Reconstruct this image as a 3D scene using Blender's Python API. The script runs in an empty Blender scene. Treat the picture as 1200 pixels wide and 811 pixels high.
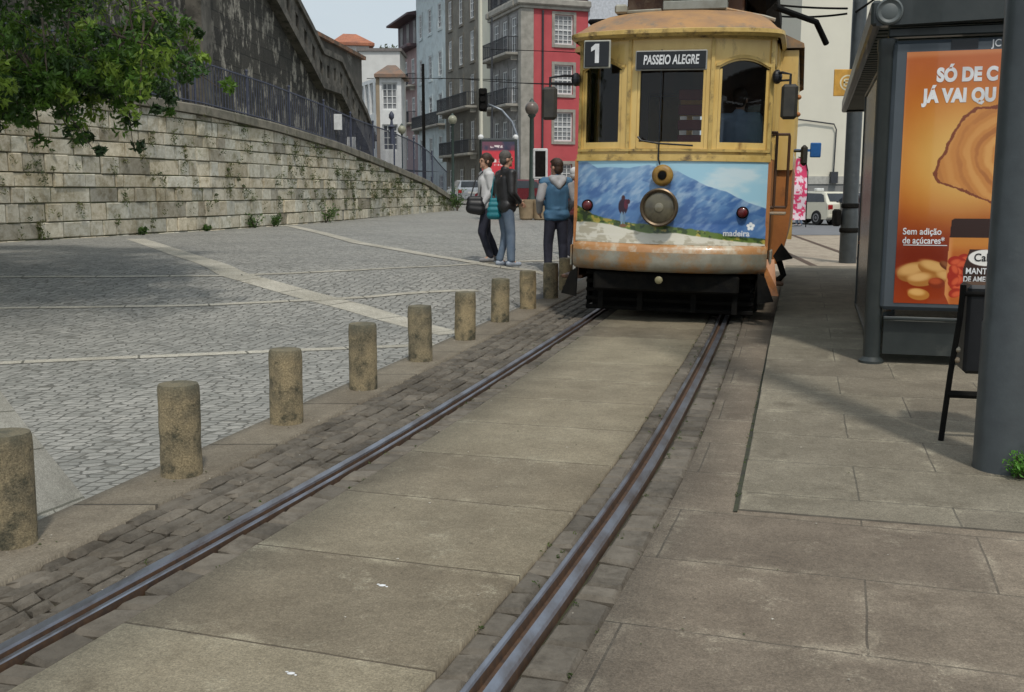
import bpy, math, random
import numpy as np
from mathutils import Vector, Matrix, Quaternion, noise
random.seed(7); rng = np.random.default_rng(7)
R = math.radians
sc = bpy.context.scene
# ------------------------------------------------------------------ camera, sky, sun, exposure
CAM_H, FPX = 1.45, 1200.0
PITCH = math.atan(180.5 / FPX)
cam = bpy.data.cameras.new('camera'); co = bpy.data.objects.new('camera', cam); sc.collection.objects.link(co)
co.location = (0, 0, CAM_H); co.rotation_euler = (math.pi / 2 - PITCH, 0, 0)
cam.sensor_width = 36; cam.lens = 36; cam.clip_start = 0.05; cam.clip_end = 2500
sc.camera = co
SUN_AZ, SUN_EL = math.atan2(0.23, -0.97), R(58)
sundir = Vector((math.sin(SUN_AZ) * math.cos(SUN_EL), math.cos(SUN_AZ) * math.cos(SUN_EL), math.sin(SUN_EL)))
w = bpy.data.worlds.new('World'); sc.world = w; w.use_nodes = True
nt = w.node_tree; nt.nodes.clear()
sky = nt.nodes.new('ShaderNodeTexSky'); sky.sky_type = 'NISHITA'; sky.sun_disc = False
sky.sun_elevation = SUN_EL; sky.sun_rotation = SUN_AZ; sky.dust_density = 5.0; sky.air_density = 1.3; sky.ozone_density = 1.0
mixs = nt.nodes.new('ShaderNodeMix'); mixs.data_type = 'RGBA'; mixs.inputs[0].default_value = 0.75
mixs.inputs[7].default_value = (8.8, 9.6, 10.2, 1)
bg = nt.nodes.new('ShaderNodeBackground'); bg.inputs[1].default_value = 0.094
wo = nt.nodes.new('ShaderNodeOutputWorld')
tcw = nt.nodes.new('ShaderNodeTexCoord'); nzw = nt.nodes.new('ShaderNodeTexNoise'); nzw.inputs['Scale'].default_value = 3.5; nzw.inputs['Detail'].default_value = 5
mpw = nt.nodes.new('ShaderNodeMapping'); mpw.inputs['Scale'].default_value = (1, 1, 3); nt.links.new(tcw.outputs['Generated'], mpw.inputs[0]); nt.links.new(mpw.outputs[0], nzw.inputs['Vector'])
rpw = nt.nodes.new('ShaderNodeValToRGB'); rpw.color_ramp.elements[0].position = .35; rpw.color_ramp.elements[1].position = .65
rpw.color_ramp.elements[0].color = (.93, .95, .97, 1); rpw.color_ramp.elements[1].color = (1.06, 1.04, 1.02, 1); nt.links.new(nzw.outputs[0], rpw.inputs[0])
mlw = nt.nodes.new('ShaderNodeMix'); mlw.data_type = 'RGBA'; mlw.blend_type = 'MULTIPLY'; mlw.inputs[0].default_value = 1; mlw.inputs[6].default_value = (8.4, 9.5, 10.3, 1)
nt.links.new(rpw.outputs[0], mlw.inputs[7]); nt.links.new(mlw.outputs[2], mixs.inputs[7]); nt.links.new(sky.outputs[0], mixs.inputs[6]); nt.links.new(mixs.outputs[2], bg.inputs[0]); nt.links.new(bg.outputs[0], wo.inputs[0])
sl = bpy.data.lights.new('sun', 'SUN'); sl.energy = 2.4; sl.angle = R(4.0); sl.color = (1, 0.95, 0.87)
so = bpy.data.objects.new('sun', sl); sc.collection.objects.link(so); so.rotation_euler = sundir.to_track_quat('Z', 'Y').to_euler()
sc.view_settings.view_transform = 'Standard'; sc.view_settings.look = 'None'; sc.view_settings.gamma = 1
sc.view_settings.exposure = -0.15; sc.view_settings.use_curve_mapping = False
sc.cycles.max_bounces = 6; sc.cycles.transparent_max_bounces = 12; sc.cycles.use_denoising = True

# ------------------------------------------------------------------ measuring helpers
SN, CS = math.sin(PITCH), math.cos(PITCH)
def ray(px, py):
    dx = (px - 600) / FPX; dy = -(py - 405.5) / FPX
    return dx, CS + dy * SN, -SN + dy * CS
def at(px, py, Y):
    x, y, z = ray(px, py); k = Y / y
    return Vector((x * k, Y, CAM_H + z * k))
def bline(y): return -1.704 + 0.2578 * (y - 5.125)
def sst(a, b, v):
    t = min(1, max(0, (v - a) / (b - a))); return t * t * (3 - 2 * t)
def H(x, y):                                   # the square rises to the left and up the street
    s = (bline(y) - x) * 0.968 - 0.25
    if s <= 0: return 0.0
    f = 1 - math.exp(-s / 3.0)
    return 0.24 * (1 - math.exp(-s / 0.38)) * sst(10.5, 14.5, y) + f * (0.28 * sst(4.5, 14, y) + max(0, min(y, 90) - 32) * 0.0055)
def GH(px, py):
    x, y, z = ray(px, py); k = 0.5
    for i in range(4000):
        k += 0.03
        if CAM_H + z * k <= H(x * k, y * k): break
    return (x * k, y * k)

# ------------------------------------------------------------------ materials
def lin(c):
    return tuple(((v / 255) / 12.92 if v / 255 <= 0.04045 else ((v / 255 + 0.055) / 1.055) ** 2.4) for v in c)
MATS = {}
class NT:
    def __init__(s, name):
        s.m = bpy.data.materials.new(name); s.m.use_nodes = True; s.t = s.m.node_tree; s.n = s.t.nodes
        s.b = s.n['Principled BSDF']; s.out = s.n['Material Output']
    def node(s, typ, **kw):
        n = s.n.new(typ)
        for k, v in kw.items(): setattr(n, k, v)
        return n
    def link(s, a, b): s.t.links.new(a, b)
    def coord(s, kind='Object', scale=(1, 1, 1), rot=0):
        tc = s.node('ShaderNodeTexCoord'); mp = s.node('ShaderNodeMapping'); mp.inputs['Scale'].default_value = scale
        mp.inputs['Rotation'].default_value = (0, 0, rot)
        s.link(tc.outputs[kind], mp.inputs[0]); return mp.outputs[0]
    def noise(s, co, scale, detail=6, rough=0.6):
        n = s.node('ShaderNodeTexNoise'); n.inputs['Scale'].default_value = scale; n.inputs['Detail'].default_value = detail
        n.inputs['Roughness'].default_value = rough; s.link(co, n.inputs['Vector']); return n.outputs[0]
    def ramp(s, v, a, b, ca=(0, 0, 0, 1), cb=(1, 1, 1, 1)):
        r = s.node('ShaderNodeValToRGB'); r.color_ramp.elements[0].position = a; r.color_ramp.elements[1].position = b
        r.color_ramp.elements[0].color = ca; r.color_ramp.elements[1].color = cb; s.link(v, r.inputs[0]); return r.outputs[0]
    def mix(s, f, a, b, mode='MIX'):
        m = s.node('ShaderNodeMix', data_type='RGBA', blend_type=mode)
        for sock, v in ((m.inputs[0], f), (m.inputs[6], a), (m.inputs[7], b)):
            if isinstance(v, (int, float)): sock.default_value = v
            elif isinstance(v, tuple): sock.default_value = (*v[:3], 1)
            else: s.link(v, sock)
        return m.outputs[2]
    def bump(s, h, strength, dist=0.01, prev=None):
        b = s.node('ShaderNodeBump'); b.inputs['Strength'].default_value = strength; b.inputs['Distance'].default_value = dist
        s.link(h, b.inputs['Height'])
        if prev is not None: s.link(prev, b.inputs['Normal'])
        return b.outputs[0]
    def fin(s, col=None, normal=None, rough=None):
        if col is not None:
            if isinstance(col, tuple): s.b.inputs['Base Color'].default_value = (*col[:3], 1)
            else: s.link(col, s.b.inputs['Base Color'])
        if normal is not None: s.link(normal, s.b.inputs['Normal'])
        if rough is not None:
            if isinstance(rough, (int, float)): s.b.inputs['Roughness'].default_value = rough
            else: s.link(rough, s.b.inputs['Roughness'])
        MATS[s.m.name] = s.m; return s.m
def mat(name, c, rough=0.7, c2=None, scale=6, metal=0, bump=0.0, bscale=60, lo=0.38, hi=0.65, coat=0, dirt=None, dscale=2.5, dlo=0.5, dhi=0.62, stretch=(1, 1, 1)):
    t = NT(name); t.b.inputs['Metallic'].default_value = metal; t.b.inputs['Coat Weight'].default_value = coat
    cc = t.coord('Object', stretch)
    c2 = c2 or tuple(v * 0.75 for v in c)
    col = t.mix(t.ramp(t.noise(cc, scale), lo, hi), c, c2)
    if dirt: col = t.mix(t.ramp(t.noise(cc, dscale, 8, 0.7), dlo, dhi), col, dirt)
    nrm = t.bump(t.noise(cc, bscale, 4), bump, 0.01) if bump else None
    return t.fin(col, nrm, rough)
def vcol_mat(name, rough=0.8, stain=None, bump=0.3, moss=None, coat=0):
    t = NT(name); a = t.node('ShaderNodeVertexColor', layer_name='Col'); cc = t.coord()
    t.b.inputs['Coat Weight'].default_value = coat
    col = a.outputs[0]
    if stain:
        col = t.mix(t.ramp(t.noise(cc, 9, 8, 0.7), 0.42, 0.72), col, t.mix(1.0, col, stain, 'MULTIPLY')); col = t.mix(t.ramp(t.noise(cc, 3.1, 9, 0.8), 0.5, 0.62), col, t.mix(1.0, col, stain, 'MULTIPLY'))
        col = t.mix(t.ramp(t.noise(cc, 0.9, 6, 0.65), 0.48, 0.68), col, t.mix(1.0, col, stain, 'MULTIPLY'))
    if moss: col = t.mix(t.ramp(t.noise(cc, 2.3, 8, 0.75), 0.60, 0.70), col, moss)
    n = t.bump(t.noise(cc, 38, 5, 0.7), bump, 0.012) if bump else None
    return t.fin(col, n, rough)
def brick_mat(name, c1, c2, mortar, bw, bh, ms=0.02, dist=0.02, bump=0.8, nscale=30, offset=0.5, rough=0.85, blotch=None, speck=None, wear=None, freq=2, bd=0.015, rot=0, smooth=0.3, rim=None):
    """bricks in UV metres, edges disturbed by noise"""
    t = NT(name); uv = t.coord('UV', (1, 1, 1), rot)
    nz = t.node('ShaderNodeTexNoise'); nz.inputs['Scale'].default_value = 5.0; nz.inputs['Detail'].default_value = 3; t.link(uv, nz.inputs['Vector'])
    sub = t.node('ShaderNodeVectorMath', operation='SUBTRACT'); sub.inputs[1].default_value = (0.5, 0.5, 0.5); t.link(nz.outputs[1], sub.inputs[0])
    sca = t.node('ShaderNodeVectorMath', operation='SCALE'); sca.inputs['Scale'].default_value = dist; t.link(sub.outputs[0], sca.inputs[0])
    add = t.node('ShaderNodeVectorMath', operation='ADD'); t.link(uv, add.inputs[0]); t.link(sca.outputs[0], add.inputs[1])
    br = t.node('ShaderNodeTexBrick'); t.link(add.outputs[0], br.inputs['Vector'])
    br.offset = offset; br.offset_frequency = freq; br.inputs['Scale'].default_value = 1
    br.inputs['Brick Width'].default_value = bw; br.inputs['Row Height'].default_value = bh
    br.inputs['Mortar Size'].default_value = ms; br.inputs['Mortar Smooth'].default_value = smooth
    br.inputs['Color1'].default_value = (*c1, 1); br.inputs['Color2'].default_value = (*c2, 1); br.inputs['Mortar'].default_value = (*mortar, 1)
    col = br.outputs['Color']
    if rim:
        b2 = t.node('ShaderNodeTexBrick'); t.link(add.outputs[0], b2.inputs['Vector']); b2.offset = offset; b2.offset_frequency = freq; b2.inputs['Scale'].default_value = 1
        b2.inputs['Brick Width'].default_value = bw; b2.inputs['Row Height'].default_value = bh; b2.inputs['Mortar Size'].default_value = .07; b2.inputs['Mortar Smooth'].default_value = 1.0
        mk = t.mix(1.0, b2.outputs['Fac'], t.ramp(t.noise(uv, 3.3, 8, .8), .48, .60), 'MULTIPLY'); mk2 = t.mix(1.0, mk, t.ramp(br.outputs['Fac'], .1, .6, (1, 1, 1, 1), (0, 0, 0, 1)), 'MULTIPLY'); col = t.mix(mk2, col, rim)
    if blotch: col = t.mix(t.ramp(t.noise(uv, 0.8, 7, 0.7), 0.42, 0.66), col, t.mix(1.0, col, blotch, 'MULTIPLY'))
    if wear: col = t.mix(t.mix(1.0, t.ramp(t.noise(uv, 3.4, 12, 0.86), 0.55, 0.63), t.ramp(t.noise(uv, 70, 4, .8), .38, .58), 'MULTIPLY'), col, wear)
    col = t.mix(t.ramp(t.noise(uv, nscale * 1.9, 6, 0.85), 0.38, 0.64), t.mix(1.0, col, (0.60, 0.59, 0.56), 'MULTIPLY'), t.mix(1.0, col, (1.42, 1.40, 1.36), 'MULTIPLY'))
    col = t.mix(t.ramp(t.noise(uv, 2.6, 8, 0.8), 0.40, 0.62), t.mix(1.0, col, (0.84, 0.83, 0.81), 'MULTIPLY'), t.mix(1.0, col, (1.12, 1.12, 1.11), 'MULTIPLY'))
    col = t.mix(t.ramp(t.noise(uv, nscale * .62, 7, 0.85), 0.40, 0.60), t.mix(1.0, col, (0.80, 0.79, 0.77), 'MULTIPLY'), t.mix(1.0, col, (1.16, 1.15, 1.13), 'MULTIPLY'))
    col = t.mix(t.ramp(t.noise(uv, 1.15, 9, 0.78), 0.56, 0.66), col, t.mix(1.0, col, (0.70, 0.68, 0.66), 'MULTIPLY'))
    if speck: col = t.mix(t.ramp(t.noise(uv, 3.7, 9, 0.8), 0.64, 0.72), col, speck)
    inv = t.node('ShaderNodeMath', operation='SUBTRACT'); inv.inputs[0].default_value = 1; t.link(br.outputs['Fac'], inv.inputs[1])
    n = t.bump(inv.outputs[0], bump, bd); n = t.bump(t.noise(uv, nscale, 6, 0.7), 0.5, 0.008, n)
    return t.fin(col, n, rough)
def glass_mat(name, tint=(0.6, 0.65, 0.65), clear=0.75, rough=0.04):
    t = NT(name); t.n.remove(t.b)
    tr = t.node('ShaderNodeBsdfTransparent'); tr.inputs[0].default_value = (*tint, 1)
    gl = t.node('ShaderNodeBsdfGlossy'); gl.inputs['Roughness'].default_value = rough
    fr = t.node('ShaderNodeFresnel'); fr.inputs[0].default_value = 1.5
    mx = t.node('ShaderNodeMixShader'); t.link(fr.outputs[0], mx.inputs[0]); t.link(tr.outputs[0], mx.inputs[1]); t.link(gl.outputs[0], mx.inputs[2])
    t.link(mx.outputs[0], t.out.inputs[0]); MATS[name] = t.m; return t.m

# ------------------------------------------------------------------ mesh builder
class MB:
    def __init__(s): s.v = []; s.f = []; s.c = []; s.mi = []; s.cur = 0; s.curc = None
    def add(s, vs, fs, M=None):
        o = len(s.v)
        for p in vs:
            p = Vector(p); s.v.append(tuple(M @ p) if M is not None else tuple(p)); s.c.append(s.curc or (1, 1, 1))
        for f in fs: s.f.append(tuple(o + i for i in f)); s.mi.append(s.cur)
        return s
    def box(s, x0, x1, y0, y1, z0, z1, M=None, ch=0.0):
        if ch <= 0:
            vs = [(x0, y0, z0), (x1, y0, z0), (x1, y1, z0), (x0, y1, z0), (x0, y0, z1), (x1, y0, z1), (x1, y1, z1), (x0, y1, z1)]
            return s.add(vs, [(0, 3, 2, 1), (4, 5, 6, 7), (0, 1, 5, 4), (1, 2, 6, 5), (2, 3, 7, 6), (3, 0, 4, 7)], M)
        ch = min(ch, (x1 - x0) * .45, (y1 - y0) * .45, (z1 - z0) * .45)
        vs = []; idx = {}
        X = (x0, x1); Y = (y0, y1); Z = (z0, z1)
        for i in (0, 1):
            for j in (0, 1):
                for k in (0, 1):
                    sx, sy, sz = (1, -1)[i], (1, -1)[j], (1, -1)[k]
                    for a in range(3):
                        p = [X[i] + sx * ch, Y[j] + sy * ch, Z[k] + sz * ch]; p[a] = (X[i], Y[j], Z[k])[a]
                        idx[(i, j, k, a)] = len(vs); vs.append(tuple(p))
        F = []
        I = lambda i, j, k, a: idx[(i, j, k, a)]
        for a in range(3):
            for e in (0, 1):
                o = [0, 0, 0]; q = []
                b, c = (a + 1) % 3, (a + 2) % 3
                for (u, v) in ((0, 0), (1, 0), (1, 1), (0, 1)):
                    o[a] = e; o[b] = u; o[c] = v; q.append(I(*o, a))
                F.append(tuple(q) if e else tuple(reversed(q)))
        for a in range(3):
            b, c = (a + 1) % 3, (a + 2) % 3
            for u in (0, 1):
                for v in (0, 1):
                    o = [0, 0, 0]; o[b] = u; o[c] = v
                    o[a] = 0; p0, p1 = I(*o, b), I(*o, c); o[a] = 1; p2, p3 = I(*o, c), I(*o, b)
                    F.append((p0, p1, p2, p3) if (u ^ v) else (p3, p2, p1, p0))
        for i in (0, 1):
            for j in (0, 1):
                for k in (0, 1):
                    t = (I(i, j, k, 0), I(i, j, k, 1), I(i, j, k, 2)); F.append(t if (i + j + k) % 2 else t[::-1])
        return s.add(vs, F, M)
    def tube(s, pts, r, n=10, M=None, caps=True):
        pts = [Vector(p) for p in pts]; rs = r if isinstance(r, (list, tuple)) else [r] * len(pts)
        vs = []; F = []; prev = None
        for i, p in enumerate(pts):
            d = (pts[min(i + 1, len(pts) - 1)] - pts[max(i - 1, 0)]).normalized()
            if prev is None: a = d.orthogonal().normalized()
            else:
                a = prev - d * prev.dot(d)
                a = a.normalized() if a.length > 1e-6 else d.orthogonal().normalized()
            prev = a; b = d.cross(a)
            for k in range(n):
                t = 2 * math.pi * k / n; vs.append(p + (a * math.cos(t) + b * math.sin(t)) * rs[i])
        for i in range(len(pts) - 1):
            for k in range(n):
                F.append((i * n + k, i * n + (k + 1) % n, (i + 1) * n + (k + 1) % n, (i + 1) * n + k))
        if caps: F.append(tuple(range(n))[::-1]); F.append(tuple((len(pts) - 1) * n + k for k in range(n)))
        return s.add(vs, F, M)
    def lathe(s, prof, n=24, M=None):
        vs = []; F = []
        for (r, z) in prof:
            for k in range(n): t = 2 * math.pi * k / n; vs.append((r * math.cos(t), r * math.sin(t), z))
        for i in range(len(prof) - 1):
            for k in range(n): F.append((i * n + k, i * n + (k + 1) % n, (i + 1) * n + (k + 1) % n, (i + 1) * n + k))
        F.append(tuple(range(n))[::-1]); F.append(tuple((len(prof) - 1) * n + k for k in range(n)))
        return s.add(vs, F, M)
    def prism(s, poly, y0, y1, M=None):          # polygon in xz, extruded along y
        n = len(poly); vs = [(x, y0, z) for x, z in poly] + [(x, y1, z) for x, z in poly]
        F = [tuple(range(n)), tuple(range(2 * n - 1, n - 1, -1))] + [(i, n + i, n + (i + 1) % n, (i + 1) % n) for i in range(n)]
        return s.add(vs, F, M)
    def ell(s, c, r, n=14, m=9, M=None):
        vs = []; F = []
        for j in range(m + 1):
            ph = math.pi * j / m
            for k in range(n):
                t = 2 * math.pi * k / n
                vs.append((c[0] + r[0] * math.sin(ph) * math.cos(t), c[1] + r[1] * math.sin(ph) * math.sin(t), c[2] + r[2] * math.cos(ph)))
        for j in range(m):
            for k in range(n): F.append((j * n + k, (j + 1) * n + k, (j + 1) * n + (k + 1) % n, j * n + (k + 1) % n))
        return s.add(vs, F, M)
    def build(s, name, m, parent=None, smooth=False, col=False, fixn=False):
        me = bpy.data.meshes.new(name); me.from_pydata(s.v, [], s.f)
        for x in (m if isinstance(m, (list, tuple)) else [m]): me.materials.append(x)
        if len(set(s.mi)) > 1 or s.cur: me.polygons.foreach_set('material_index', s.mi)
        if col:
            a = me.color_attributes.new('Col', 'FLOAT_COLOR', 'POINT')
            a.data.foreach_set('color', np.hstack([np.array(s.c, dtype=np.float32), np.ones((len(s.c), 1), np.float32)]).ravel())
        if smooth:
            me.polygons.foreach_set('use_smooth', [True] * len(me.polygons))
            if smooth != True: me.set_sharp_from_angle(angle=R(smooth))
        me.validate(); me.update()
        if fixn:
            import bmesh
            b = bmesh.new(); b.from_mesh(me); bmesh.ops.remove_doubles(b, verts=b.verts, dist=1e-4); bmesh.ops.recalc_face_normals(b, faces=b.faces); b.to_mesh(me); b.free()
        o = bpy.data.objects.new(name, me); sc.collection.objects.link(o)
        if parent is not None: o.parent = parent
        return o
def tag(o, label, cat, group=None, kind=None):
    o['label'] = label; o['category'] = cat
    if group: o['group'] = group
    if kind: o['kind'] = kind
    return o
def empty(name, loc, rz, label, cat, group=None):
    o = bpy.data.objects.new(name, None); sc.collection.objects.link(o); o.location = loc; o.rotation_euler = (0, 0, rz)
    return tag(o, label, cat, group)
def struct(o): o['kind'] = 'structure'; return o
def kids(o): return [c for c in bpy.data.objects if c.parent == o]
def copy_tree(o, parent=None):
    c = o.copy(); sc.collection.objects.link(c); c.parent = parent
    for ch in kids(o): copy_tree(ch, c)
    return c
def text_mesh(name, s, size, m, parent, M, extrude=0.002, bold=0.0, sx=1.0, shear=0.0, align='CENTER'):
    cu = bpy.data.curves.new('txt', 'FONT'); cu.body = s; cu.size = size; cu.extrude = extrude; cu.offset = bold; cu.align_x = align; cu.align_y = 'CENTER'; cu.shear = shear
    cu.space_character = 1.0 + bold * 6
    to = bpy.data.objects.new('txt', cu); sc.collection.objects.link(to)
    bpy.context.view_layer.update()
    me = bpy.data.meshes.new_from_object(to.evaluated_get(bpy.context.evaluated_depsgraph_get()))
    bpy.data.objects.remove(to)
    me.transform(M @ Matrix.Diagonal((sx, 1, 1, 1)))
    me.materials.clear(); me.materials.append(m)
    o = bpy.data.objects.new(name, me); sc.collection.objects.link(o); o.parent = parent
    return o
FRONT = Matrix.Rotation(math.pi / 2, 4, 'X')      # text that faces -Y
def T(x, y, z): return Matrix.Translation((x, y, z))
def interp(x, xs, ys): return float(np.interp(x, xs, ys))

# ------------------------------------------------------------------ ground
def sheet(name, fn, us, vs, zoff, m, uvf=None, skirt=False):
    """sheet over parameter lines us x vs; fn(u,v)->(x,y[,z]); UV in metres"""
    V = []; UV = []
    for v in vs:
        for u in us:
            p = fn(u, v); z = (p[2] if len(p) > 2 else H(p[0], p[1])) + zoff
            if skirt and u == us[0]: p = fn(us[1], v); z -= .06
            if skirt and u == us[-1]: p = fn(us[-2], v); z -= .06
            V.append((p[0], p[1], z)); UV.append(uvf(u, v) if uvf else (u, v))
    n = len(us); F = [(j * n + i, j * n + i + 1, (j + 1) * n + i + 1, (j + 1) * n + i) for j in range(len(vs) - 1) for i in range(n - 1)]
    me = bpy.data.meshes.new(name); me.from_pydata(V, [], F)
    uvl = me.uv_layers.new(name='UVMap')
    li = np.zeros(len(me.loops), dtype=np.int32); me.loops.foreach_get('vertex_index', li)
    uvl.data.foreach_set('uv', np.array(UV, dtype=np.float32)[li].ravel())
    me.materials.append(m); me.update(); me.polygons.foreach_set('use_smooth', [True] * len(me.polygons))
    o = bpy.data.objects.new(name, me); sc.collection.objects.link(o)
    return o
def fr(a, b, st): return list(np.arange(a, b + st * 0.5, st))
asphalt = mat('asphalt', (0.085, 0.085, 0.085), 0.9, (0.12, 0.118, 0.115), 0.6, bump=0.4, bscale=80)
gx = sorted(set([-400, -200, -100, -60, -45] + fr(-35, 12, 1.0) + [16, 22, 30, 45, 70, 120, 220, 400]))
gy = sorted(set([-60, -30, -10, -3] + fr(0, 60, 1.0) + [65, 70, 75, 80, 85, 90, 100, 130, 200, 350, 700]))
struct(sheet('ground', lambda u, v: (u, v), gx, gy, -0.07, asphalt))

def sett_field(name, scale, stretch, c1, c2, joint):
    t = NT(name); uv = t.coord('UV', (stretch[0], stretch[1], 1)); raw = t.coord('UV')
    ve = t.node('ShaderNodeTexVoronoi', feature='DISTANCE_TO_EDGE'); vc = t.node('ShaderNodeTexVoronoi', feature='F1')
    for v in (ve, vc): v.inputs['Scale'].default_value = scale; v.inputs['Randomness'].default_value = .52; t.link(uv, v.inputs['Vector'])
    sp = t.node('ShaderNodeSeparateColor'); t.link(vc.outputs['Color'], sp.inputs[0])
    col = t.mix(sp.outputs[0], c1, c2)
    col = t.mix(t.ramp(t.noise(raw, 0.55, 8, .75), .40, .66), col, t.mix(1.0, col, (.72, .73, .74), 'MULTIPLY'))
    col = t.mix(t.ramp(t.noise(raw, 2.2, 9, .8), .54, .68), col, (.48, .465, .42)); col = t.mix(t.ramp(t.noise(raw, 1.3, 9, .8), .60, .70), col, (.17, .165, .14))
    col = t.mix(t.ramp(t.noise(raw, 45, 5, .8), .3, .75), t.mix(1.0, col, (.72, .71, .70), 'MULTIPLY'), t.mix(1.0, col, (1.25, 1.24, 1.22), 'MULTIPLY'))
    e = t.ramp(ve.outputs['Distance'], .015, .085); col = t.mix(e, joint, col)
    return t.fin(col, t.bump(t.noise(raw, 18, 6, .75), .6, .01, t.bump(e, .8, .016)), .66)
plaza_m = sett_field('plaza_setts', 10.4, (1.0, 1.3), (0.39, 0.382, 0.35), (0.26, 0.258, 0.235), (0.135, 0.13, 0.112))
us = [0.19, .26, .32, .4, .5, .62, .76, .92, 1.1, 1.35, 1.6] + fr(1.9, 6, 0.4) + fr(6.5, 14, 1.0) + [18, 22, 28, 40]
struct(sheet('plaza', lambda u, v: (bline(v) - u / 0.968, v), us, fr(0.2, 30, 0.4) + fr(31, 92, 1), 0.0, plaza_m))
slab_pale = brick_mat('pale_granite', (0.47, 0.455, 0.41), (0.42, 0.41, 0.37), (0.15, 0.15, 0.13), 0.9, 2.0, 0.012, 0.01, 0.4, 45, 0.0, blotch=(0.8, 0.8, 0.78))
def ribbon(name, pts, wdt, m, zo=0.004, n=40):
    P = [Vector(GH(*p)) for p in pts]
    L = [0]
    for a, b in zip(P, P[1:]): L.append(L[-1] + (b - a).length)
    V = fr(0, L[-1], max(0.3, L[-1] / 80))
    def f(u, v):
        x = interp(v, L, [p.x for p in P]); y = interp(v, L, [p.y for p in P])
        x2 = interp(v + .3, L, [p.x for p in P]) - interp(v - .3, L, [p.x for p in P]); y2 = interp(v + .3, L, [p.y for p in P]) - interp(v - .3, L, [p.y for p in P])
        d = Vector((x2, y2)).normalized(); return (x + d.y * u, y - d.x * u)
    return struct(sheet(name, f, [-wdt / 2, 0, wdt / 2], V, zo, m, lambda u, v: (v, u + 0.9)))
ribbon('paving_band', [(158, 280), (215, 299), (273, 322), (348, 343), (420, 362), (480, 380), (530, 392)], 0.36, slab_pale)
ribbon('paving_band', [(-120, 433), (0, 426), (100, 422), (210, 417), (310, 413), (430, 408), (520, 404)], 0.13, slab_pale, 0.005)
ribbon('paving_band', [(-60, 325), (0, 325), (130, 325), (259, 324), (340, 321), (420, 317), (520, 312), (660, 306)], 0.10, slab_pale, 0.006)
ribbon('paving_band', [(-60, 365), (0, 362), (100, 361), (227, 359), (315, 355), (420, 350), (560, 341)], 0.10, slab_pale, 0.007)
ribbon('paving_band', [(340, 265), (380, 274), (420, 285), (500, 299), (580, 313), (655, 327)], 0.28, slab_pale, 0.008)
# pale slab area in the lower left corner
c0, c1_, c2_, c3_ = [Vector(GH(*p)) for p in ((-8, 448), (112, 600), (-330, 452), (-260, 780))]
struct(sheet('corner_slabs', lambda u, v: tuple((c2_.lerp(c0, u)).lerp(c3_.lerp(c1_, u), v)), fr(0, 1, .1), fr(0, 1, .1), 0.004,
             brick_mat('corner_slab', (0.31, 0.305, 0.28), (0.27, 0.265, 0.245), (0.13, 0.13, 0.11), 1.3, 0.62, 0.01, 0.01, 0.4, 50, 0.3, blotch=(0.78, 0.78, 0.76)), lambda u, v: (u * 3.0, v * 2.0)))

kerb_m = brick_mat('kerb_granite', (0.225, 0.20, 0.16), (0.19, 0.168, 0.134), (0.085, 0.075, 0.06), 3.0, 1.15, 0.012, 0.02, 0.5, 60, 0.0, blotch=(0.75, 0.72, 0.7), speck=(0.31, 0.29, 0.25))
struct(sheet('kerb_strip', lambda u, v: (bline(v) - u / 0.968, v), [-0.19, -0.18, -0.1, 0, 0.1, 0.195, .205], fr(0.2, 60, 0.4), 0.012, kerb_m, lambda u, v: (u + 1.5, v), True))

# track centre line
TY = [-1, 1, 3, 4.09, 5.5, 7.5, 10.6, 13, 16, 20, 24, 28, 31, 34, 37]
TX = [-2.15, -1.49, -0.83, -0.47, -0.03, 0.53, 1.36, 1.98, 2.80, 4.05, 5.7, 7.9, 9.9, 12.4, 15.3]
def catmull(x):
    i = max(1, min(len(TY) - 3, int(np.searchsorted(TY, x)) - 1))
    x0, x1, x2, x3 = TY[i - 1:i + 3]; y0, y1, y2, y3 = TX[i - 1:i + 3]
    t = (x - x1) / (x2 - x1); m1 = (y2 - y0) / (x2 - x0) * (x2 - x1); m2 = (y3 - y1) / (x3 - x1) * (x2 - x1)
    return (2 * t**3 - 3 * t**2 + 1) * y1 + (t**3 - 2 * t**2 + t) * m1 + (-2 * t**3 + 3 * t**2) * y2 + (t**3 - t**2) * m2
def tr(t, v):                                     # v = Y of centre, t = offset to the right
    x = catmull(v); dx = (catmull(v + .2) - catmull(v - .2)) / .4; k = 1 / math.hypot(1, dx)
    return (x + t * k, v - dx * t * k)
TV = fr(1.0, 19.2, 0.2)
mid_m = brick_mat('track_slabs', (0.285, 0.255, 0.19), (0.20, 0.172, 0.128), (0.11, 0.09, 0.065), 3.0, 0.78, 0.005, 0.012, 0.5, 70, 0.0, blotch=(0.80, 0.78, 0.76), wear=(0.345, 0.32, 0.25), smooth=0.1, rim=(.38, .35, .27))
struct(sheet('track_slabs', lambda u, v: tr(u, v), [-.56, -0.55, -.2, .2, 0.59, .60], TV, 0.008, mid_m, lambda u, v: (u + 1.5, v), True))
side_m = brick_mat('pavement_slabs', (0.235, 0.197, 0.155), (0.18, 0.15, 0.119), (0.13, 0.112, 0.09), 1.25, 0.62, 0.0045, 0.012, 0.3, 65, 0.37, blotch=(0.72, 0.70, 0.69), wear=(0.31, 0.275, 0.22), rot=0.0, smooth=0.1, rim=(.34, .30, .24))
struct(sheet('pavement', lambda u, v: tr(u, v), [.98, 0.99, 1.3, 2, 3, 5, 8, 8.1], TV, 0.006, side_m, lambda u, v: (u + .2, v + .1), True))
bed = mat('sett_bed', (0.035, 0.03, 0.023), 0.95, (0.05, 0.055, 0.022), 8, bump=0.5)
struct(sheet('track_bed', lambda u, v: tr(u, v), [-1.45, -1.1, -.5, 0, .5, 1.02], TV, -0.03, bed))
sett_m = vcol_mat('sett_stone', 0.8, (0.6, 0.58, 0.55), 0.6)
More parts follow.
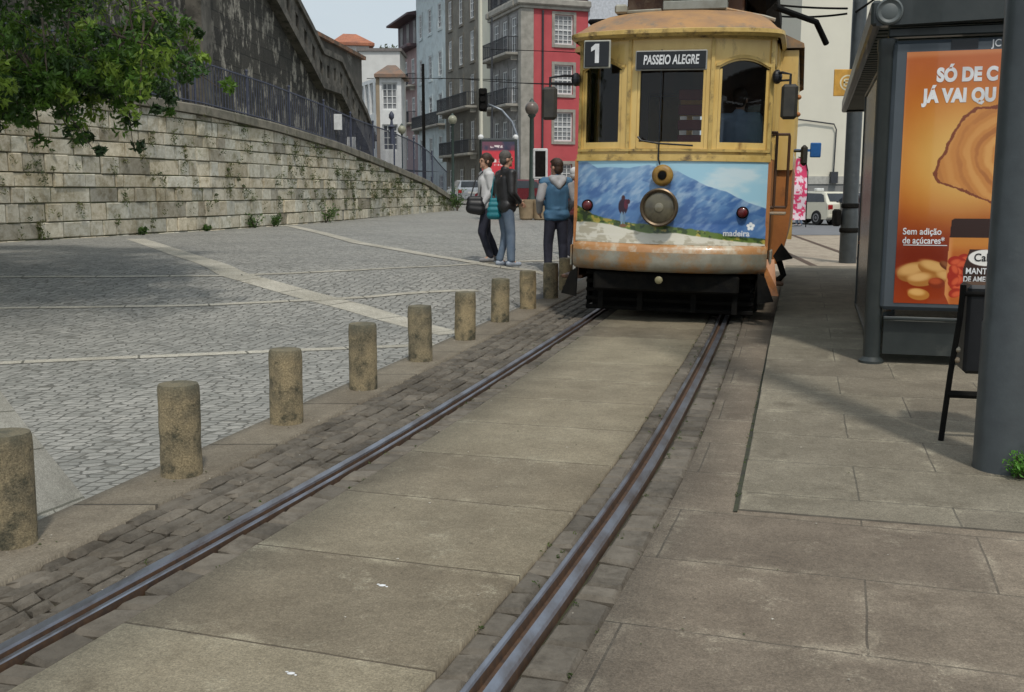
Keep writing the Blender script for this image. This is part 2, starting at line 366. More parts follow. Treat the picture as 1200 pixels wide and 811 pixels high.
def setts(name, t0f, t1, rows, avg):
    mb = MB(); v = 1.0
    n = rows
    for r in range(rows):
        v = 1.0 + random.random() * .2
        while v < 19:
            L = avg * random.uniform(0.7, 1.4); a = t0f(v); wr = (t1 - a) / n; g = 0.007
            u0 = a + r * wr + g; u1 = a + (r + 1) * wr - g; v0 = v + g; v1 = v + L - g; z = random.uniform(-0.005, 0.006); sk = random.uniform(-.02, .02)
            k = random.uniform(0.74, 1.12); mb.curc = (0.158 * k, 0.137 * k, 0.108 * k)
            c = 0.016; q = [(u0, v0 + sk), (u1, v0 - sk), (u1, v1 - sk), (u0, v1 + sk)]; qi = [(u0 + c, v0 + c + sk), (u1 - c, v0 + c - sk), (u1 - c, v1 - c - sk), (u0 + c, v1 - c + sk)]
            jj = lambda: random.uniform(-.004, .004)
            vs = [(*tr(*p), -0.04) for p in q] + [(*tr(*p), z - 0.015) for p in q] + [(*tr(p[0] + jj(), p[1] + jj()), z + jj() * .6) for p in qi]
            F = [(8, 9, 10, 11)] + [(4 + i, 4 + (i + 1) % 4, 8 + (i + 1) % 4, 8 + i) for i in range(4)] + [(i, (i + 1) % 4, 4 + (i + 1) % 4, 4 + i) for i in range(4)]
            mb.add(vs, F); v += L
    return struct(mb.build(name, sett_m, col=True))
def strip_edge(v):                                # offset of kerb strip edge from the track centre at v
    x = catmull(v); dx = (catmull(v + .2) - catmull(v - .2)) / .4
    t = -1.4
    for _ in range(6):
        p = tr(t, v); t += (bline(p[1]) + 0.186 - p[0]) * 0.96
    return t - 0.03
setts('sett_paving', strip_edge, -0.825, 5, 0.155)
setts('sett_paving', lambda v: -0.70, -0.545, 1, 0.16)
setts('sett_paving', lambda v: 0.584, 0.70, 1, 0.16)
setts('sett_paving', lambda v: 0.825, 0.988, 1, 0.17)
rail_steel = mat('polished_rail', (0.29, 0.31, 0.36), 0.36, (0.15, 0.13, 0.125), 9, metal=0.8, stretch=(1, .3, 1))
rail_rust = mat('rail_rust', (0.10, 0.055, 0.03), 0.75, (0.055, 0.035, 0.025), 25)
def rail(side, label):
    mb = MB()
    # profile across (t offset outward from inner side), z
    prof = [(-.072, -.05), (-.072, .008), (-.066, .012), (-.046, .012), (-.040, .006), (-.034, -.024), (.002, -.024), (.008, .004), (.014, .013), (.060, .015), (.072, .009), (.074, -.05)]
    steel = {2, 3, 8, 9}
    vs_ = fr(1.0, 19.2, 0.15)
    n = len(prof); V = []
    for v in vs_:
        for (a, z) in prof: V.append((*tr(side * (0.76 + a * .80), v), z))
    o = len(mb.v); mb.add(V, [])
    for j in range(len(vs_) - 1):
        for i in range(n - 1):
            f = (j * n + i, j * n + i + 1, (j + 1) * n + i + 1, (j + 1) * n + i)
            mb.f.append(f if side > 0 else f[::-1]); mb.mi.append(0 if i in steel or i in (7, 1) else 1)
    mb.cur = 1
    return tag(mb.build('tram_rail', [rail_steel, rail_rust]), label, 'rail', 'grooved tram rails')
rail(-1, 'left grooved steel rail beside the row of bollards, bluish worn head and rusty groove')
rail(1, 'right grooved steel rail between the middle slabs and the shelter pavement, bluish worn head')
# raised platform (pavement beside the shelter)
def edge(y): return 1.036 + 0.279 * (y - 4.527)
def plat_z(v): return 0.014 + 0.10 * sst(5.0, 10.5, v)
plat_m = brick_mat('platform_slabs', (0.225, 0.205, 0.162), (0.18, 0.16, 0.127), (0.12, 0.11, 0.09), 0.95, 0.60, 0.0045, 0.012, 0.5, 65, 0.43, blotch=(0.74, 0.73, 0.71), wear=(0.30, 0.28, 0.225), smooth=0.1, rim=(.34, .315, .25))
PV = [4.53 + i * 0.4 for i in range(37)]
def pf(u, v): return (edge(v) + u * 0.963, v - u * 0.27 * min(1, 1), )
platform = sheet('platform', lambda u, v: (edge(v) + u * .963, v - u * .268, plat_z(v)), [0, .05, .5, 1, 2, 4, 7, 10], PV, 0, plat_m)
struct(platform)
mb = MB()
for i in range(len(PV) - 1):
    a, b = PV[i], PV[i + 1]; e = .006 * math.sin(a * 7)
    mb.add([(edge(a), a, -.02), (edge(b), b, -.02), (edge(b), b, plat_z(b)), (edge(a), a, plat_z(a))], [(3, 2, 1, 0)])
u0, v0 = 0, 4.53
mb.add([(edge(v0), v0, -.02), (edge(v0) + 9.63, v0 - 2.68, -.02), (edge(v0) + 9.63, v0 - 2.68, plat_z(v0)), (edge(v0), v0, plat_z(v0))], [(0, 1, 2, 3)])
struct(mb.build('platform_kerb', mat('kerb_side', (0.16, 0.145, 0.12), 0.9, (0.10, 0.09, 0.075), 9, bump=.4)))
gut = mat('gutter_gap', (0.03, 0.028, 0.022), 0.95, (0.045, 0.05, 0.025), 12)
struct(sheet('kerb_gap', lambda u, v: (edge(v) + u, v, 0.0), [-.022, -.001], fr(4.5, 18.8, .3), 0.012, gut))
# light paving beyond the platform, cross track, road
tan_m = brick_mat('light_paving', (0.40, 0.345, 0.28), (0.36, 0.31, 0.255), (0.24, 0.21, 0.17), 0.9, 0.6, 0.012, 0.03, 0.3, 30, 0.5, blotch=(0.85, 0.83, 0.82))
struct(sheet('light_paving', lambda u, v: (u, v, 0), fr(1.0, 40, 3), fr(17.0, 35, 1.5), -0.008, tan_m))
mb = MB(); rr = []
for off in (0, 1.5):
    for side, (x0_, y0_, x1_, y1_) in enumerate(((5.9 + off * .85, 19.6 + 0, 8.2 + off, 36),)):
        d = Vector((x1_ - x0_, y1_ - y0_)).normalized(); nrm = Vector((d.y, -d.x)) * 0.07
        mb.add([(x0_ - nrm.x, y0_ - nrm.y, 0.0), (x0_ + nrm.x, y0_ + nrm.y, 0.0), (x1_ + nrm.x, y1_ + nrm.y, 0.0), (x1_ - nrm.x, y1_ - nrm.y, 0.0)], [(0, 1, 2, 3)])
tag(mb.build('cross_track', rail_rust), 'dark pair of rails set in the pale paving behind the tram', 'track')
road_m = mat('road_asphalt', (0.17, 0.175, 0.185), 0.9, (0.14, 0.145, 0.155), 1.5, bump=.3)
struct(sheet('road', lambda u, v: (u, v, 0), [3, 12, 24, 60], [35.2, 42, 50, 62], -0.004, road_m))

# ------------------------------------------------------------------ bollards
boll_m = []
t = NT('bollard_granite'); cc = t.coord()
col = t.mix(t.ramp(t.noise(cc, 5, 7, .7), .40, .62), (0.36, 0.29, 0.175), (0.175, 0.15, 0.10))
col = t.mix(t.ramp(t.noise(cc, 4.5, 9, .8), .50, .60), col, (0.07, 0.068, 0.045))
col = t.mix(t.ramp(t.noise(cc, 110, 3, .8), .35, .7), t.mix(1.0, col, (.6, .6, .6), 'MULTIPLY'), t.mix(1.0, col, (1.35, 1.35, 1.35), 'MULTIPLY'))
sep = t.node('ShaderNodeSeparateXYZ'); t.link(cc, sep.inputs[0])
colz = t.mix(t.ramp(sep.outputs[2], .40, .47), col, (0.12, 0.12, 0.09)); colz = t.mix(0.55, col, colz)
oi = t.node('ShaderNodeObjectInfo'); colz = t.mix(oi.outputs['Random'], t.mix(1.0, colz, (.78, .80, .82), 'MULTIPLY'), t.mix(1.0, colz, (1.12, 1.08, 1.0), 'MULTIPLY'))
nb = t.bump(t.noise(cc, 60, 6, .8), .9, .012)
boll = t.fin(colz, nb, .9)
names = ['at the left edge of the photo, nearest to the camera', 'second nearest, in front of the pale slab corner', 'third nearest to the camera', 'fourth nearest to the camera',
         'fifth nearest to the camera', 'sixth in the row, in front of the couple', 'seventh in the row, right of the couple', 'eighth in the row, left of the boy',
         'ninth in the row, in front of the boy', 'tenth in the row, beside the left corner of the tram']
bp = [GH(14, 641), (-1.704, 5.125), (-1.423, 6.324), (-1.1, 7.452), (-0.788, 8.723), (-0.463, 10.008), (-0.134, 11.412), (0.214, 12.77), (0.559, 13.904), (0.90, 15.1)]
bp[7:] = [(0.20, 12.72), (0.53, 14.0), (0.795, 15.2)]
for i, (x, y) in enumerate(bp):
    mb = MB(); n = 30; r = 0.103; h = random.uniform(.468, .49)
    prof = [(r * 1.0, -.05)] + [(r * random.uniform(.985, 1.012), z) for z in (0.02, .1, .18, .26, .34, .41)] + [(r * .985, h - .02), (r * .93, h - .004), (r * .5, h + .002), (0.005, h + .004)]
    mb.lathe(prof, n)
    k = Vector((random.random() * 50, 0, 0))
    mb.v = [tuple(Vector(p) + Vector((p[0], p[1], 0)) * (noise.noise(Vector(p) * 9 + k) * .035)) for p in mb.v]
    o = mb.build('bollard', boll, smooth=50); o.location = (x, y, 0.012); o.rotation_euler = (R(random.uniform(-1, 1)), R(random.uniform(-1, 1)), random.random() * 6)
    tag(o, 'weathered round granite bollard, ' + names[i], 'bollard', 'granite bollards along the track')

# ------------------------------------------------------------------ left retaining wall with coping and railing
WB = [(-330, 318), (-160, 302), (0, 286), (150, 277.5), (250, 271), (330, 267), (400, 262.5), (460, 255), (500, 249.5), (531, 244.5)]
WT = [(-330, 40), (-160, 78), (0, 107), (150, 120), (250, 136), (330, 155), (400, 176), (434, 188), (460, 200), (486, 211), (512, 222), (531, 237)]
WD = {-330: 14.0, -160: 16.3, 0: 19.2, 150: 22.4, 250: 25.4, 330: 29, 400: 33.5, 460: 39.5, 500: 44, 531: 48}
wp = []; wtop = []; wbot = []
for px, py in WB:
    D = WD[px]; a = at(px, py, D); wp.append(Vector((a.x, a.y))); wbot.append(min(a.z, H(a.x, a.y)) - .1)
    wtop.append(at(px, interp(px, [q[0] for q in WT], [q[1] for q in WT]), D).z)
WL = [0]
for a, b in zip(wp, wp[1:]): WL.append(WL[-1] + (b - a).length)
def wpos(l): return Vector((interp(l, WL, [p.x for p in wp]), interp(l, WL, [p.y for p in wp])))
def wdir(l): return (wpos(l + .8) - wpos(l - .8)).normalized()
def wpt(l, off, z):
    p = wpos(l); d = wdir(min(max(l, .9), WL[-1] - .9)); return Vector((p.x + d.y * off, p.y - d.x * off, z))
def wtopz(l): return interp(l, WL, wtop)
def wbotz(l): return interp(l, WL, wbot)
wallroot = empty('stone_wall', (0, 0, 0), 0, 'long pale ashlar stone wall with mossy joints bounding the square', 'wall')
ash = vcol_mat('ashlar', .88, (.66, .63, .55), 1.0, (0.15, 0.155, 0.065))
mb = MB(); z = -0.02; ci = 0
while z < 4.6:
    ch = random.uniform(.27, .37); l = -random.random() * .6
    while l < WL[-1]:
        L = random.uniform(.24, .78) if random.random() < .85 else random.uniform(.8, 1.15); a, b = max(l, 0), min(l + L, WL[-1]); l += L
        if b - a < .08: continue
        za, zb = min(z + ch, wtopz(a)), min(z + ch, wtopz(b)); bt = min(wbotz(a), wbotz(b)) - .1
        if z + ch < bt or za - z < .06 or zb - z < .06: continue
        g = .010; off = random.uniform(-.02, .025); k = random.uniform(.74, 1.10); wm = random.uniform(-.03, .03)
        if random.random() < .10: k *= .6
        mb.curc = ((.62 + wm) * k, .58 * k, (.475 - wm) * k)
        j = lambda s=.006: random.uniform(-s, s)
        c = .014
        A = [(a + g, z + g), (b - g, z + g), (b - g, zb - g), (a + g, za - g)]
        B = [(a + g + c, z + g + c), (b - g - c, z + g + c), (b - g - c, zb - g - c), (a + g + c, za - g - c)]
        mb.add([wpt(p[0], -.08, p[1]) for p in A] + [wpt(p[0] + j(), off - .022, p[1] + j()) for p in A] + [wpt(p[0] + j(), off + j(.008), p[1] + j()) for p in B],
               [(8, 9, 10, 11)] + [(4 + i, 4 + (i + 1) % 4, 8 + (i + 1) % 4, 8 + i) for i in range(4)] + [(i, (i + 1) % 4, 4 + (i + 1) % 4, 4 + i) for i in range(4)])
    z += ch; ci += 1
mb.build('ashlar_face', ash, wallroot, col=True)
core = mat('wall_core', (0.10, 0.095, 0.07), .95, (0.07, 0.085, 0.03), 4, bump=.5)
mb = MB(); ls = fr(0, WL[-1], .5)
for a, b in zip(ls, ls[1:]):
    P = [wpt(a, -.03, wbotz(a)), wpt(b, -.03, wbotz(b)), wpt(b, -.03, wtopz(b)), wpt(a, -.03, wtopz(a)), wpt(a, -.6, wtopz(a)), wpt(b, -.6, wtopz(b)), wpt(a, -.6, wbotz(a)), wpt(b, -.6, wbotz(b))]
    mb.add(P, [(0, 1, 2, 3), (3, 2, 5, 4), (4, 5, 7, 6)])
mb.build('wall_core', core, wallroot)
cop = mat('coping_stone', (0.21, 0.19, 0.15), .9, (0.11, 0.105, 0.08), 3, bump=.6, bscale=30, dirt=(0.07, 0.08, 0.04), dlo=.55, dhi=.68)
mb = MB(); l = 0
while l < WL[-1] - .3:
    L = random.uniform(.9, 1.4); a, b = l + .008, min(l + L, WL[-1]) - .008; l += L
    e = random.uniform(-.01, .01)
    q = [(.10 + e, .0), (.10 + e, .19), (.07 + e, .22), (-.6, .22), (-.6, .0)]
    vs = [wpt(a, o_, wtopz(a) + dz + .004) for o_, dz in q] + [wpt(b, o_, wtopz(b) + dz + .004) for o_, dz in q]
    mb.add(vs, [(i, (i + 1) % 5, 5 + (i + 1) % 5, 5 + i) for i in range(5)] + [(0, 1, 2, 3, 4), (9, 8, 7, 6, 5)])
mb.build('coping', cop, wallroot)
iron = mat('fence_iron', (0.04, 0.048, 0.08), .55, (0.06, 0.068, 0.10), 20)
fr_root = empty('iron_railing', (0, 0, 0), 0, 'dark iron railing of thin upright bars on top of the pale stone wall', 'railing')
def fh(l): return 1.15 + .35 * sst(WL[6], WL[8], l) - .3 * sst(WL[8] + 1, WL[9], l)
mb = MB(); rl = MB(); l = 4.0
while l < WL[-1] - .1:
    b = wpt(l, -.25, wtopz(l) + .2); mb.tube([b, b + Vector((0, 0, fh(l)))], .013, 4); l += .14
mb.build('bars', iron, fr_root)
for hh in (.12, -.06):
    rl.tube([wpt(l, -.25, wtopz(l) + .22 + (hh if hh > 0 else fh(l) + hh)) for l in fr(4.0, WL[-1] - .1, .5)], .022, 6)
rl.build('rails', iron, fr_root)
l = 4.0
while l < WL[-1]:
    b = wpt(l, -.25, wtopz(l) + .2); m2 = MB(); m2.tube([b, b + Vector((0, 0, fh(l) + .08))], .03, 6); m2.ell(b + Vector((0, 0, fh(l) + .11)), (.045, .045, .045), 8, 6)
    m2.build('post', iron, fr_root); l += 2.6
# small notices on the railing
wht = mat('sign_white', (0.62, 0.63, 0.62), .6)
for (px, py, D, w_, h_, lab) in ((396, 143, 33.8, .26, .5, 'small white notice tied to the iron railing near the dark wall'), (412, 170, 36.5, .3, .55, 'small pale notice lower on the iron railing near the balcony house')):
    p = at(px, py, D); m2 = MB(); m2.box(-w_ / 2, w_ / 2, -.01, .01, -h_ / 2, h_ / 2, ch=.004); o = m2.build('notice', wht); o.location = p; o.rotation_euler = (0, 0, R(15)); tag(o, lab, 'notice')

# terrace ground behind the wall
def terr(u, v):
    l = v; p = wpt(l, -.55 - u * 14, 0); return (p.x, p.y, wtopz(min(l, WL[7])) + .12)
struct(sheet('terrace', lambda u, v: terr(u, v), [0, 1], fr(0, WL[-1], 1.0), 0, mat('terrace_earth', (0.12, 0.11, 0.08), .95, (0.07, 0.09, 0.035), 2, bump=.5)))

# ------------------------------------------------------------------ high dark retaining wall with sloping parapet
RA, RD = Vector((-9.95, 24.0)), Vector((0.0827, 1.0))
def rw(px):   # distance along Y at which the line of sight meets the wall plane
    k = (px - 600) / FPX / (CS + (-(100 - 405.5) / FPX) * SN)
    return (RA.x - RD.x * RA.y) / (k - RD.x)
prof = []
for px, py in ((343, 0), (357, 28), (370, 56), (391, 66), (405, 97), (420, 128), (431, 160)):
    Y = rw(px); prof.append((Y, at(px, py, Y).z))
sl_ = (prof[0][1] - prof[2][1]) / (prof[2][0] - prof[0][0])
prof = [(12.0, prof[0][1] + sl_ * (prof[0][0] - 26) + 1.0), (26.0, prof[0][1] + sl_ * (prof[0][0] - 26))] + prof
def rx(Y): return RA.x + RD.x * (Y - RA.y)
PY = [p[0] for p in prof]; PZ = [p[1] for p in prof]
rroot = empty('retaining_wall', (0, 0, 0), 0, 'towering blackened stone retaining wall with stained pale patches and sloping stair parapet', 'wall')
t = NT('blackened_stone'); uv = t.coord('UV')
br = t.node('ShaderNodeTexBrick'); t.link(uv, br.inputs['Vector']); br.inputs['Scale'].default_value = 1; br.inputs['Brick Width'].default_value = .95; br.inputs['Row Height'].default_value = .5
br.inputs['Mortar Size'].default_value = .02; br.inputs['Mortar Smooth'].default_value = .3; br.inputs['Color1'].default_value = (0.062, .058, .047, 1); br.inputs['Color2'].default_value = (.028, .027, .023, 1); br.inputs['Mortar'].default_value = (.03, .029, .024, 1)
uvs = t.coord('UV', (1.7, .8, 1)); st = t.ramp(t.noise(uvs, 1.1, 9, .72), .52, .58)
cc2 = t.mix(st, br.outputs['Color'], (0.36, .335, .28)); st2 = t.ramp(t.noise(t.coord('UV', (.8, .5, 1)), .55, 6, .6), .48, .62)
cc2 = t.mix(t.mix(1.0, st2, (.8, .8, .8), 'MULTIPLY'), cc2, br.outputs['Color']); cc2 = t.mix(t.ramp(t.noise(uv, 12, 6, .8), .35, .7), t.mix(1.0, cc2, (.6, .6, .6), 'MULTIPLY'), t.mix(1.0, cc2, (1.3, 1.3, 1.3), 'MULTIPLY'))
inv = t.node('ShaderNodeMath', operation='SUBTRACT'); inv.inputs[0].default_value = 1; t.link(br.outputs['Fac'], inv.inputs[1])
dark_m = t.fin(cc2, t.bump(t.noise(uv, 14, 6, .8), .7, .04, t.bump(inv.outputs[0], .8, .05)), .92)
def wall_uv(name, cells, m, parent):
    V = []; F = []; UV = []
    for quad, uvq in cells:
        o = len(V); V += quad; F.append(tuple(range(o, o + len(quad)))); UV += uvq
    me = bpy.data.meshes.new(name); me.from_pydata(V, [], F); ul = me.uv_layers.new(name='UVMap'); ul.data.foreach_set('uv', np.array(UV, dtype=np.float32).ravel()); me.materials.append(m); me.update()
    o = bpy.data.objects.new(name, me); sc.collection.objects.link(o); o.parent = parent; return o
cells = []; ys = sorted(set(PY + fr(12, PY[-1], 2)))
for a, b in zip(ys, ys[1:]):
    za, zb = interp(a, PY, PZ) - .1, interp(b, PY, PZ) - .1
    cells.append(([(rx(a), a, -.5), (rx(b), b, -.5), (rx(b), b, zb), (rx(a), a, za)], [(a, -.5), (b, -.5), (b, zb), (a, za)]))
    cells.append(([(rx(a) - 1.0, a, za), (rx(a), a, za), (rx(b), b, zb), (rx(b) - 1.0, b, zb)], [(a, za + 1), (a, za), (b, zb), (b, zb + 1)]))
    cells.append(([(rx(b) - 1, b, -.5), (rx(a) - 1, a, -.5), (rx(a) - 1, a, za), (rx(b) - 1, b, zb)], [(b, -.5), (a, -.5), (a, za), (b, zb)]))
b = PY[-1]; zb = PZ[-1] - .1
cells.append(([(rx(b), b, -.5), (rx(b) - 1, b, -.5), (rx(b) - 1, b, zb), (rx(b), b, zb)], [(0, -.5), (1, -.5), (1, zb), (0, zb)]))
wall_uv('masonry', cells, dark_m, rroot)
par_m = mat('parapet_stone', (0.15, .138, .115), .92, (0.06, .056, .047), 1.3, bump=.7, bscale=18, dirt=(.045, .043, .035), dlo=.5, dhi=.62)
def slope_bar(mb, dz0, dz1, off0, off1, y0, y1):
    yy = sorted(set([y0, y1] + [p for p in PY if y0 < p < y1]))
    for a, b in zip(yy, yy[1:]):
        za, zb = interp(a, PY, PZ), interp(b, PY, PZ)
        V = [(rx(y) + o_, y, z_ + dz) for (y, z_) in ((a, za), (b, zb)) for (o_, dz) in ((off0, dz0), (off1, dz0), (off1, dz1), (off0, dz1))]
        mb.add(V, [(0, 1, 2, 3)[::-1], (4, 5, 6, 7), (0, 1, 5, 4), (1, 2, 6, 5), (2, 3, 7, 6), (3, 0, 4, 7)])
mb = MB(); slope_bar(mb, -.25, 0, -1.05, .42, 12, PY[-1]); mb.build('parapet_cap', par_m, rroot)
mb = MB(); slope_bar(mb, -1.65, -1.4, .002, .36, 12, PY[-1]); mb.build('string_course', par_m, rroot)
mb = MB(); y = 13
while y < PY[-1] - .5:
    slope_bar(mb, -1.4, -.25, .002, .3, y, y + .72); y += 1.12
slope_bar(mb, -.62, -.25, .002, .296, 12, PY[-1]); slope_bar(mb, -1.4, -1.15, .002, .296, 12, PY[-1]); mb.build('parapet_piers', par_m, rroot)
mb = MB()
for y in (22.2, 30.6): mb.box(rx(y), rx(y) + .45, y, y + 1.0, 0, interp(y, PY, PZ) - 1.7)
mb.build('buttress', par_m, rroot)

# ------------------------------------------------------------------ buildings
M_glass = mat('window_glass', (0.05, .055, .065), .08, (0.13, .14, .155), .5, lo=.4, hi=.6)
M_glass2 = mat('curtained_glass', (0.30, .31, .32), .25, (0.16, .17, .18), 1.1)
M_white = mat('white_paintwork', (0.72, .73, .72), .6, (.62, .63, .63), 3)
M_gran = mat('granite_trim', (0.36, .34, .30), .9, (.25, .24, .21), 2, bump=.3)
M_iron = mat('balcony_iron', (0.035, .038, .045), .6)
M_tile = NT('roof_tiles'); cc = M_tile.coord(); wv = M_tile.node('ShaderNodeTexWave'); wv.inputs['Scale'].default_value = 2.2; M_tile.link(cc, wv.inputs[0])
M_tile = M_tile.fin(M_tile.mix(M_tile.ramp(M_tile.noise(cc, 1.4, 6, .7), .35, .7), (.50, .19, .10), (.28, .12, .08)), M_tile.bump(wv.outputs[1], .6, .06), .9)
def frame_of(M, parent, name, m, fn, **k):
    mb = MB(); fn(mb); 
    if M is not None: mb.v = [tuple(M @ Vector(p)) for p in mb.v]
    return mb.build(name, m, parent, **k)
def facade(parent, M, x0, x1, z0, z1, wins, wall_m, depth=.22, surround=None, mun=(2, 4), glass=None, partname='wall', winm=None):
    """wins: (cx, zb, w, h). wall with real openings; window parts with frame and pane sub-parts"""
    xs = sorted(set([x0, x1] + [c - w_ / 2 for c, zb, w_, h_ in wins] + [c + w_ / 2 for c, zb, w_, h_ in wins]))
    zs = sorted(set([z0, z1] + [zb for c, zb, w_, h_ in wins] + [zb + h_ for c, zb, w_, h_ in wins]))
    mb = MB()
    for a, b in zip(xs, xs[1:]):
        for c, d in zip(zs, zs[1:]):
            mx_, mz = (a + b) / 2, (c + d) / 2
            if any(abs(mx_ - cx) < w_ / 2 and zb < mz < zb + h_ for cx, zb, w_, h_ in wins): continue
            mb.add([(a, 0, c), (b, 0, c), (b, 0, d), (a, 0, d)], [(0, 1, 2, 3)])
    for cx, zb, w_, h_ in wins:
        a, b, c, d = cx - w_ / 2, cx + w_ / 2, zb, zb + h_
        mb.add([(a, 0, c), (b, 0, c), (b, 0, d), (a, 0, d), (a, depth, c), (b, depth, c), (b, depth, d), (a, depth, d)], [(0, 4, 5, 1), (1, 5, 6, 2), (2, 6, 7, 3), (3, 7, 4, 0)])
    mb.v = [tuple(M @ Vector(p)) for p in mb.v]; mb.build(partname, wall_m, parent)
    for cx, zb, w_, h_ in wins:
        a, b, c, d = cx - w_ / 2 + .002, cx + w_ / 2 - .002, zb + .002, zb + h_ - .002
        def fr_(mb):
            t_ = .09; y0, y1 = depth - .07, depth - .004
            mb.box(a, a + t_, y0, y1, c, d); mb.box(b - t_, b, y0, y1, c, d); mb.box(a + t_, b - t_, y0, y1, d - t_, d); mb.box(a + t_, b - t_, y0, y1, c, c + t_ * 1.3)
            for i in range(1, mun[0]):
                x = a + (b - a) * i / mun[0]; mb.box(x - .028, x + .028, y0 + .012, y1 - .003, c + t_, d - t_)
            for i in range(1, mun[1]):
                z_ = c + (d - c) * i / mun[1]; k_ = .05 if (mun[1] > 4 and i == mun[1] // 2) else .022; mb.box(a + t_, b - t_, y0 + .016, y1 - .006, z_ - k_, z_ + k_)
        wo_ = frame_of(M, parent, 'window', winm or M_white, fr_)
        frame_of(M, wo_, 'pane', glass or (M_glass if random.random() < .6 else M_glass2), lambda mb: mb.add([(a, depth, c), (b, depth, c), (b, depth, d), (a, depth, d)], [(0, 1, 2, 3)]))
        if surround:
            e = .2
            def sr(mb):
                mb.box(a - e, a, -.05, .03, c - e, d + e); mb.box(b, b + e, -.05, .03, c - e, d + e); mb.box(a, b, -.05, .03, d, d + e); mb.box(a - .05, b + .05, -.09, .03, c - e, c)
            frame_of(M, wo_, 'surround', surround, sr)
def shell(parent, x0, x1, y0, y1, z0, z1, m, skip=(), name='side_walls'):
    mb = MB()
    V = [(x0, y0, z0), (x1, y0, z0), (x1, y1, z0), (x0, y1, z0), (x0, y0, z1), (x1, y0, z1), (x1, y1, z1), (x0, y1, z1)]
    Fd = {'front': (0, 1, 5, 4), 'right': (1, 2, 6, 5), 'back': (2, 3, 7, 6), 'left': (3, 0, 4, 7)}
    mb.add(V, [f for k, f in Fd.items() if k not in skip]); return mb.build(name, m, parent)
def balcony(parent, M, x0, x1, z, out=.75, h=1.0, slab=None):
    mb = MB(); mb.box(x0, x1, -out, -.004, z - .18, z, ch=.03)
    for x in (x0 + .25, x1 - .25): mb.prism([(x - .08, z - .18), (x + .08, z - .18), (x + .05, z - .5), (x - .05, z - .5)], -.5, -.01)
    mb.v = [tuple(M @ Vector(p)) for p in mb.v]; o = mb.build('balcony', slab or M_gran, parent)
    mb = MB()
    n = int((x1 - x0) / .13)
    for i in range(n + 1):
        x = x0 + .03 + (x1 - x0 - .06) * i / n; mb.box(x - .013, x + .013, -out + .03, -out + .056, z, z + h)
    for s_ in (x0 + .03, x1 - .03):
        for i in range(5): y = -out + .06 + i * (out - .1) / 5; mb.box(s_ - .013, s_ + .013, y, y + .026, z, z + h)
    mb.box(x0, x1, -out + .02, -out + .07, z + h, z + h + .05); mb.box(x0, x1, -out + .02, -out + .065, z + .08, z + .11)
    mb.box(x0, x0 + .05, -out + .07, -.01, z + h, z + h + .05); mb.box(x1 - .05, x1, -out + .07, -.01, z + h, z + h + .05)
    mb.v = [tuple(M @ Vector(p)) for p in mb.v]; mb.build('railing', M_iron, o)
I4 = Matrix.Identity(4)
ROTL = Matrix.Rotation(-math.pi / 2, 4, 'Z')     # facade on the plane x=0 facing -x, local x runs along -y ... y = -x
def left_facade(yoff): return Matrix.Translation((0, yoff, 0)) @ ROTL   # x -> -y ; depth(+y) -> +x
SA = R(19.5)
corner = Vector((0.66, 72, 0)); ez = Vector((math.cos(SA), math.sin(SA), 0)); ey = Vector((-math.sin(SA), math.cos(SA), 0))
M_red = mat('red_render', (0.50, .085, .095), .8, (.43, .07, .08), .8, dirt=(.34, .075, .08), dscale=.7, dlo=.6, dhi=.75)
M_greyf = mat('grey_granite_facade', (0.31, .30, .295), .9, (.24, .235, .225), 1, dirt=(.18, .175, .165), dscale=.9, bump=.2, bscale=8)
M_mans = mat('slate_mansard', (0.06, .035, .04), .7, (.09, .055, .06), 2)
M_lblue = mat('pale_blue_tiles', (0.50, .57, .58), .6, (.43, .50, .51), 2, dirt=(.38, .43, .43), dscale=.5)
M_brn = mat('brown_tiled_facade', (0.165, .15, .12), .75, (.12, .11, .09), 5, dirt=(.20, .185, .15), dscale=.6)
M_cream = mat('cream_render', (0.66, .64, .52), .85, (.60, .58, .48), .7)
M_pink = mat('pink_render', (0.36, .25, .24), .85, (.30, .21, .2), 1.5)
# 1. corner building, red short front and grey long side
b = empty('corner_building', corner, SA, 'tall corner building with red rendered end wall and grey balconied side', 'building')
RW, LD = 4.9, 6.87
FL = [0.8, 4.6, 7.9, 11.3]
wins = [(2.15, z0 + .5, 1.35, 2.0) for z0 in (0.9, 4.0, 7.25)] + [(2.3, 11.1, 1.35, 2.1)] + [(4.9, z0 + .5, 1.35, 2.0) for z0 in (0.9, 4.0, 7.25, 10.6)]
wins = [(3.1, z, 1.4, 2.0) for z in (1.4, 4.95, 8.15, 11.5)]
facade(b, I4, 0, RW, -.5, 14.0, wins, M_red, surround=M_gran, mun=(4, 6), glass=M_glass2)
wl = [(-x, z, 1.0, 2.35) for x in (1.5, 3.4, 5.3) for z in (0.8, 4.1, 7.6, 11.05)]
facade(b, left_facade(0), -LD, 0, -.5, 14.0, wl, M_greyf, surround=M_greyf, mun=(2, 4), partname='side_wall', depth=.07)
for z in (7.5, 10.95): balcony(b, left_facade(0), -LD + .5, -.6, z, .95)
balcony(b, left_facade(0), -LD + .5, -.6, 4.0, .5)
mb = MB(); mb.box(-.08, .85, -.08, .5, -.5, 13.796, ch=.02); mb.build('corner_quoin', M_gran, b)
mb = MB(); mb.box(-.4, RW + .1, -.4, LD, 14.0, 14.45, ch=.08); mb.box(-.2, RW + .05, -.2, LD, 13.8, 13.996); mb.build('cornice', M_gran, b)
mb = MB(); mb.box(.1, RW, .1, LD, 14.46, 18.5); mb.build('mansard', M_mans, b)
dm = MB(); dm.box(2.35, 3.85, -.1, 1, 14.5, 16.6, ch=.03); d_o = dm.build('dormer', M_white, b)
mb = MB()
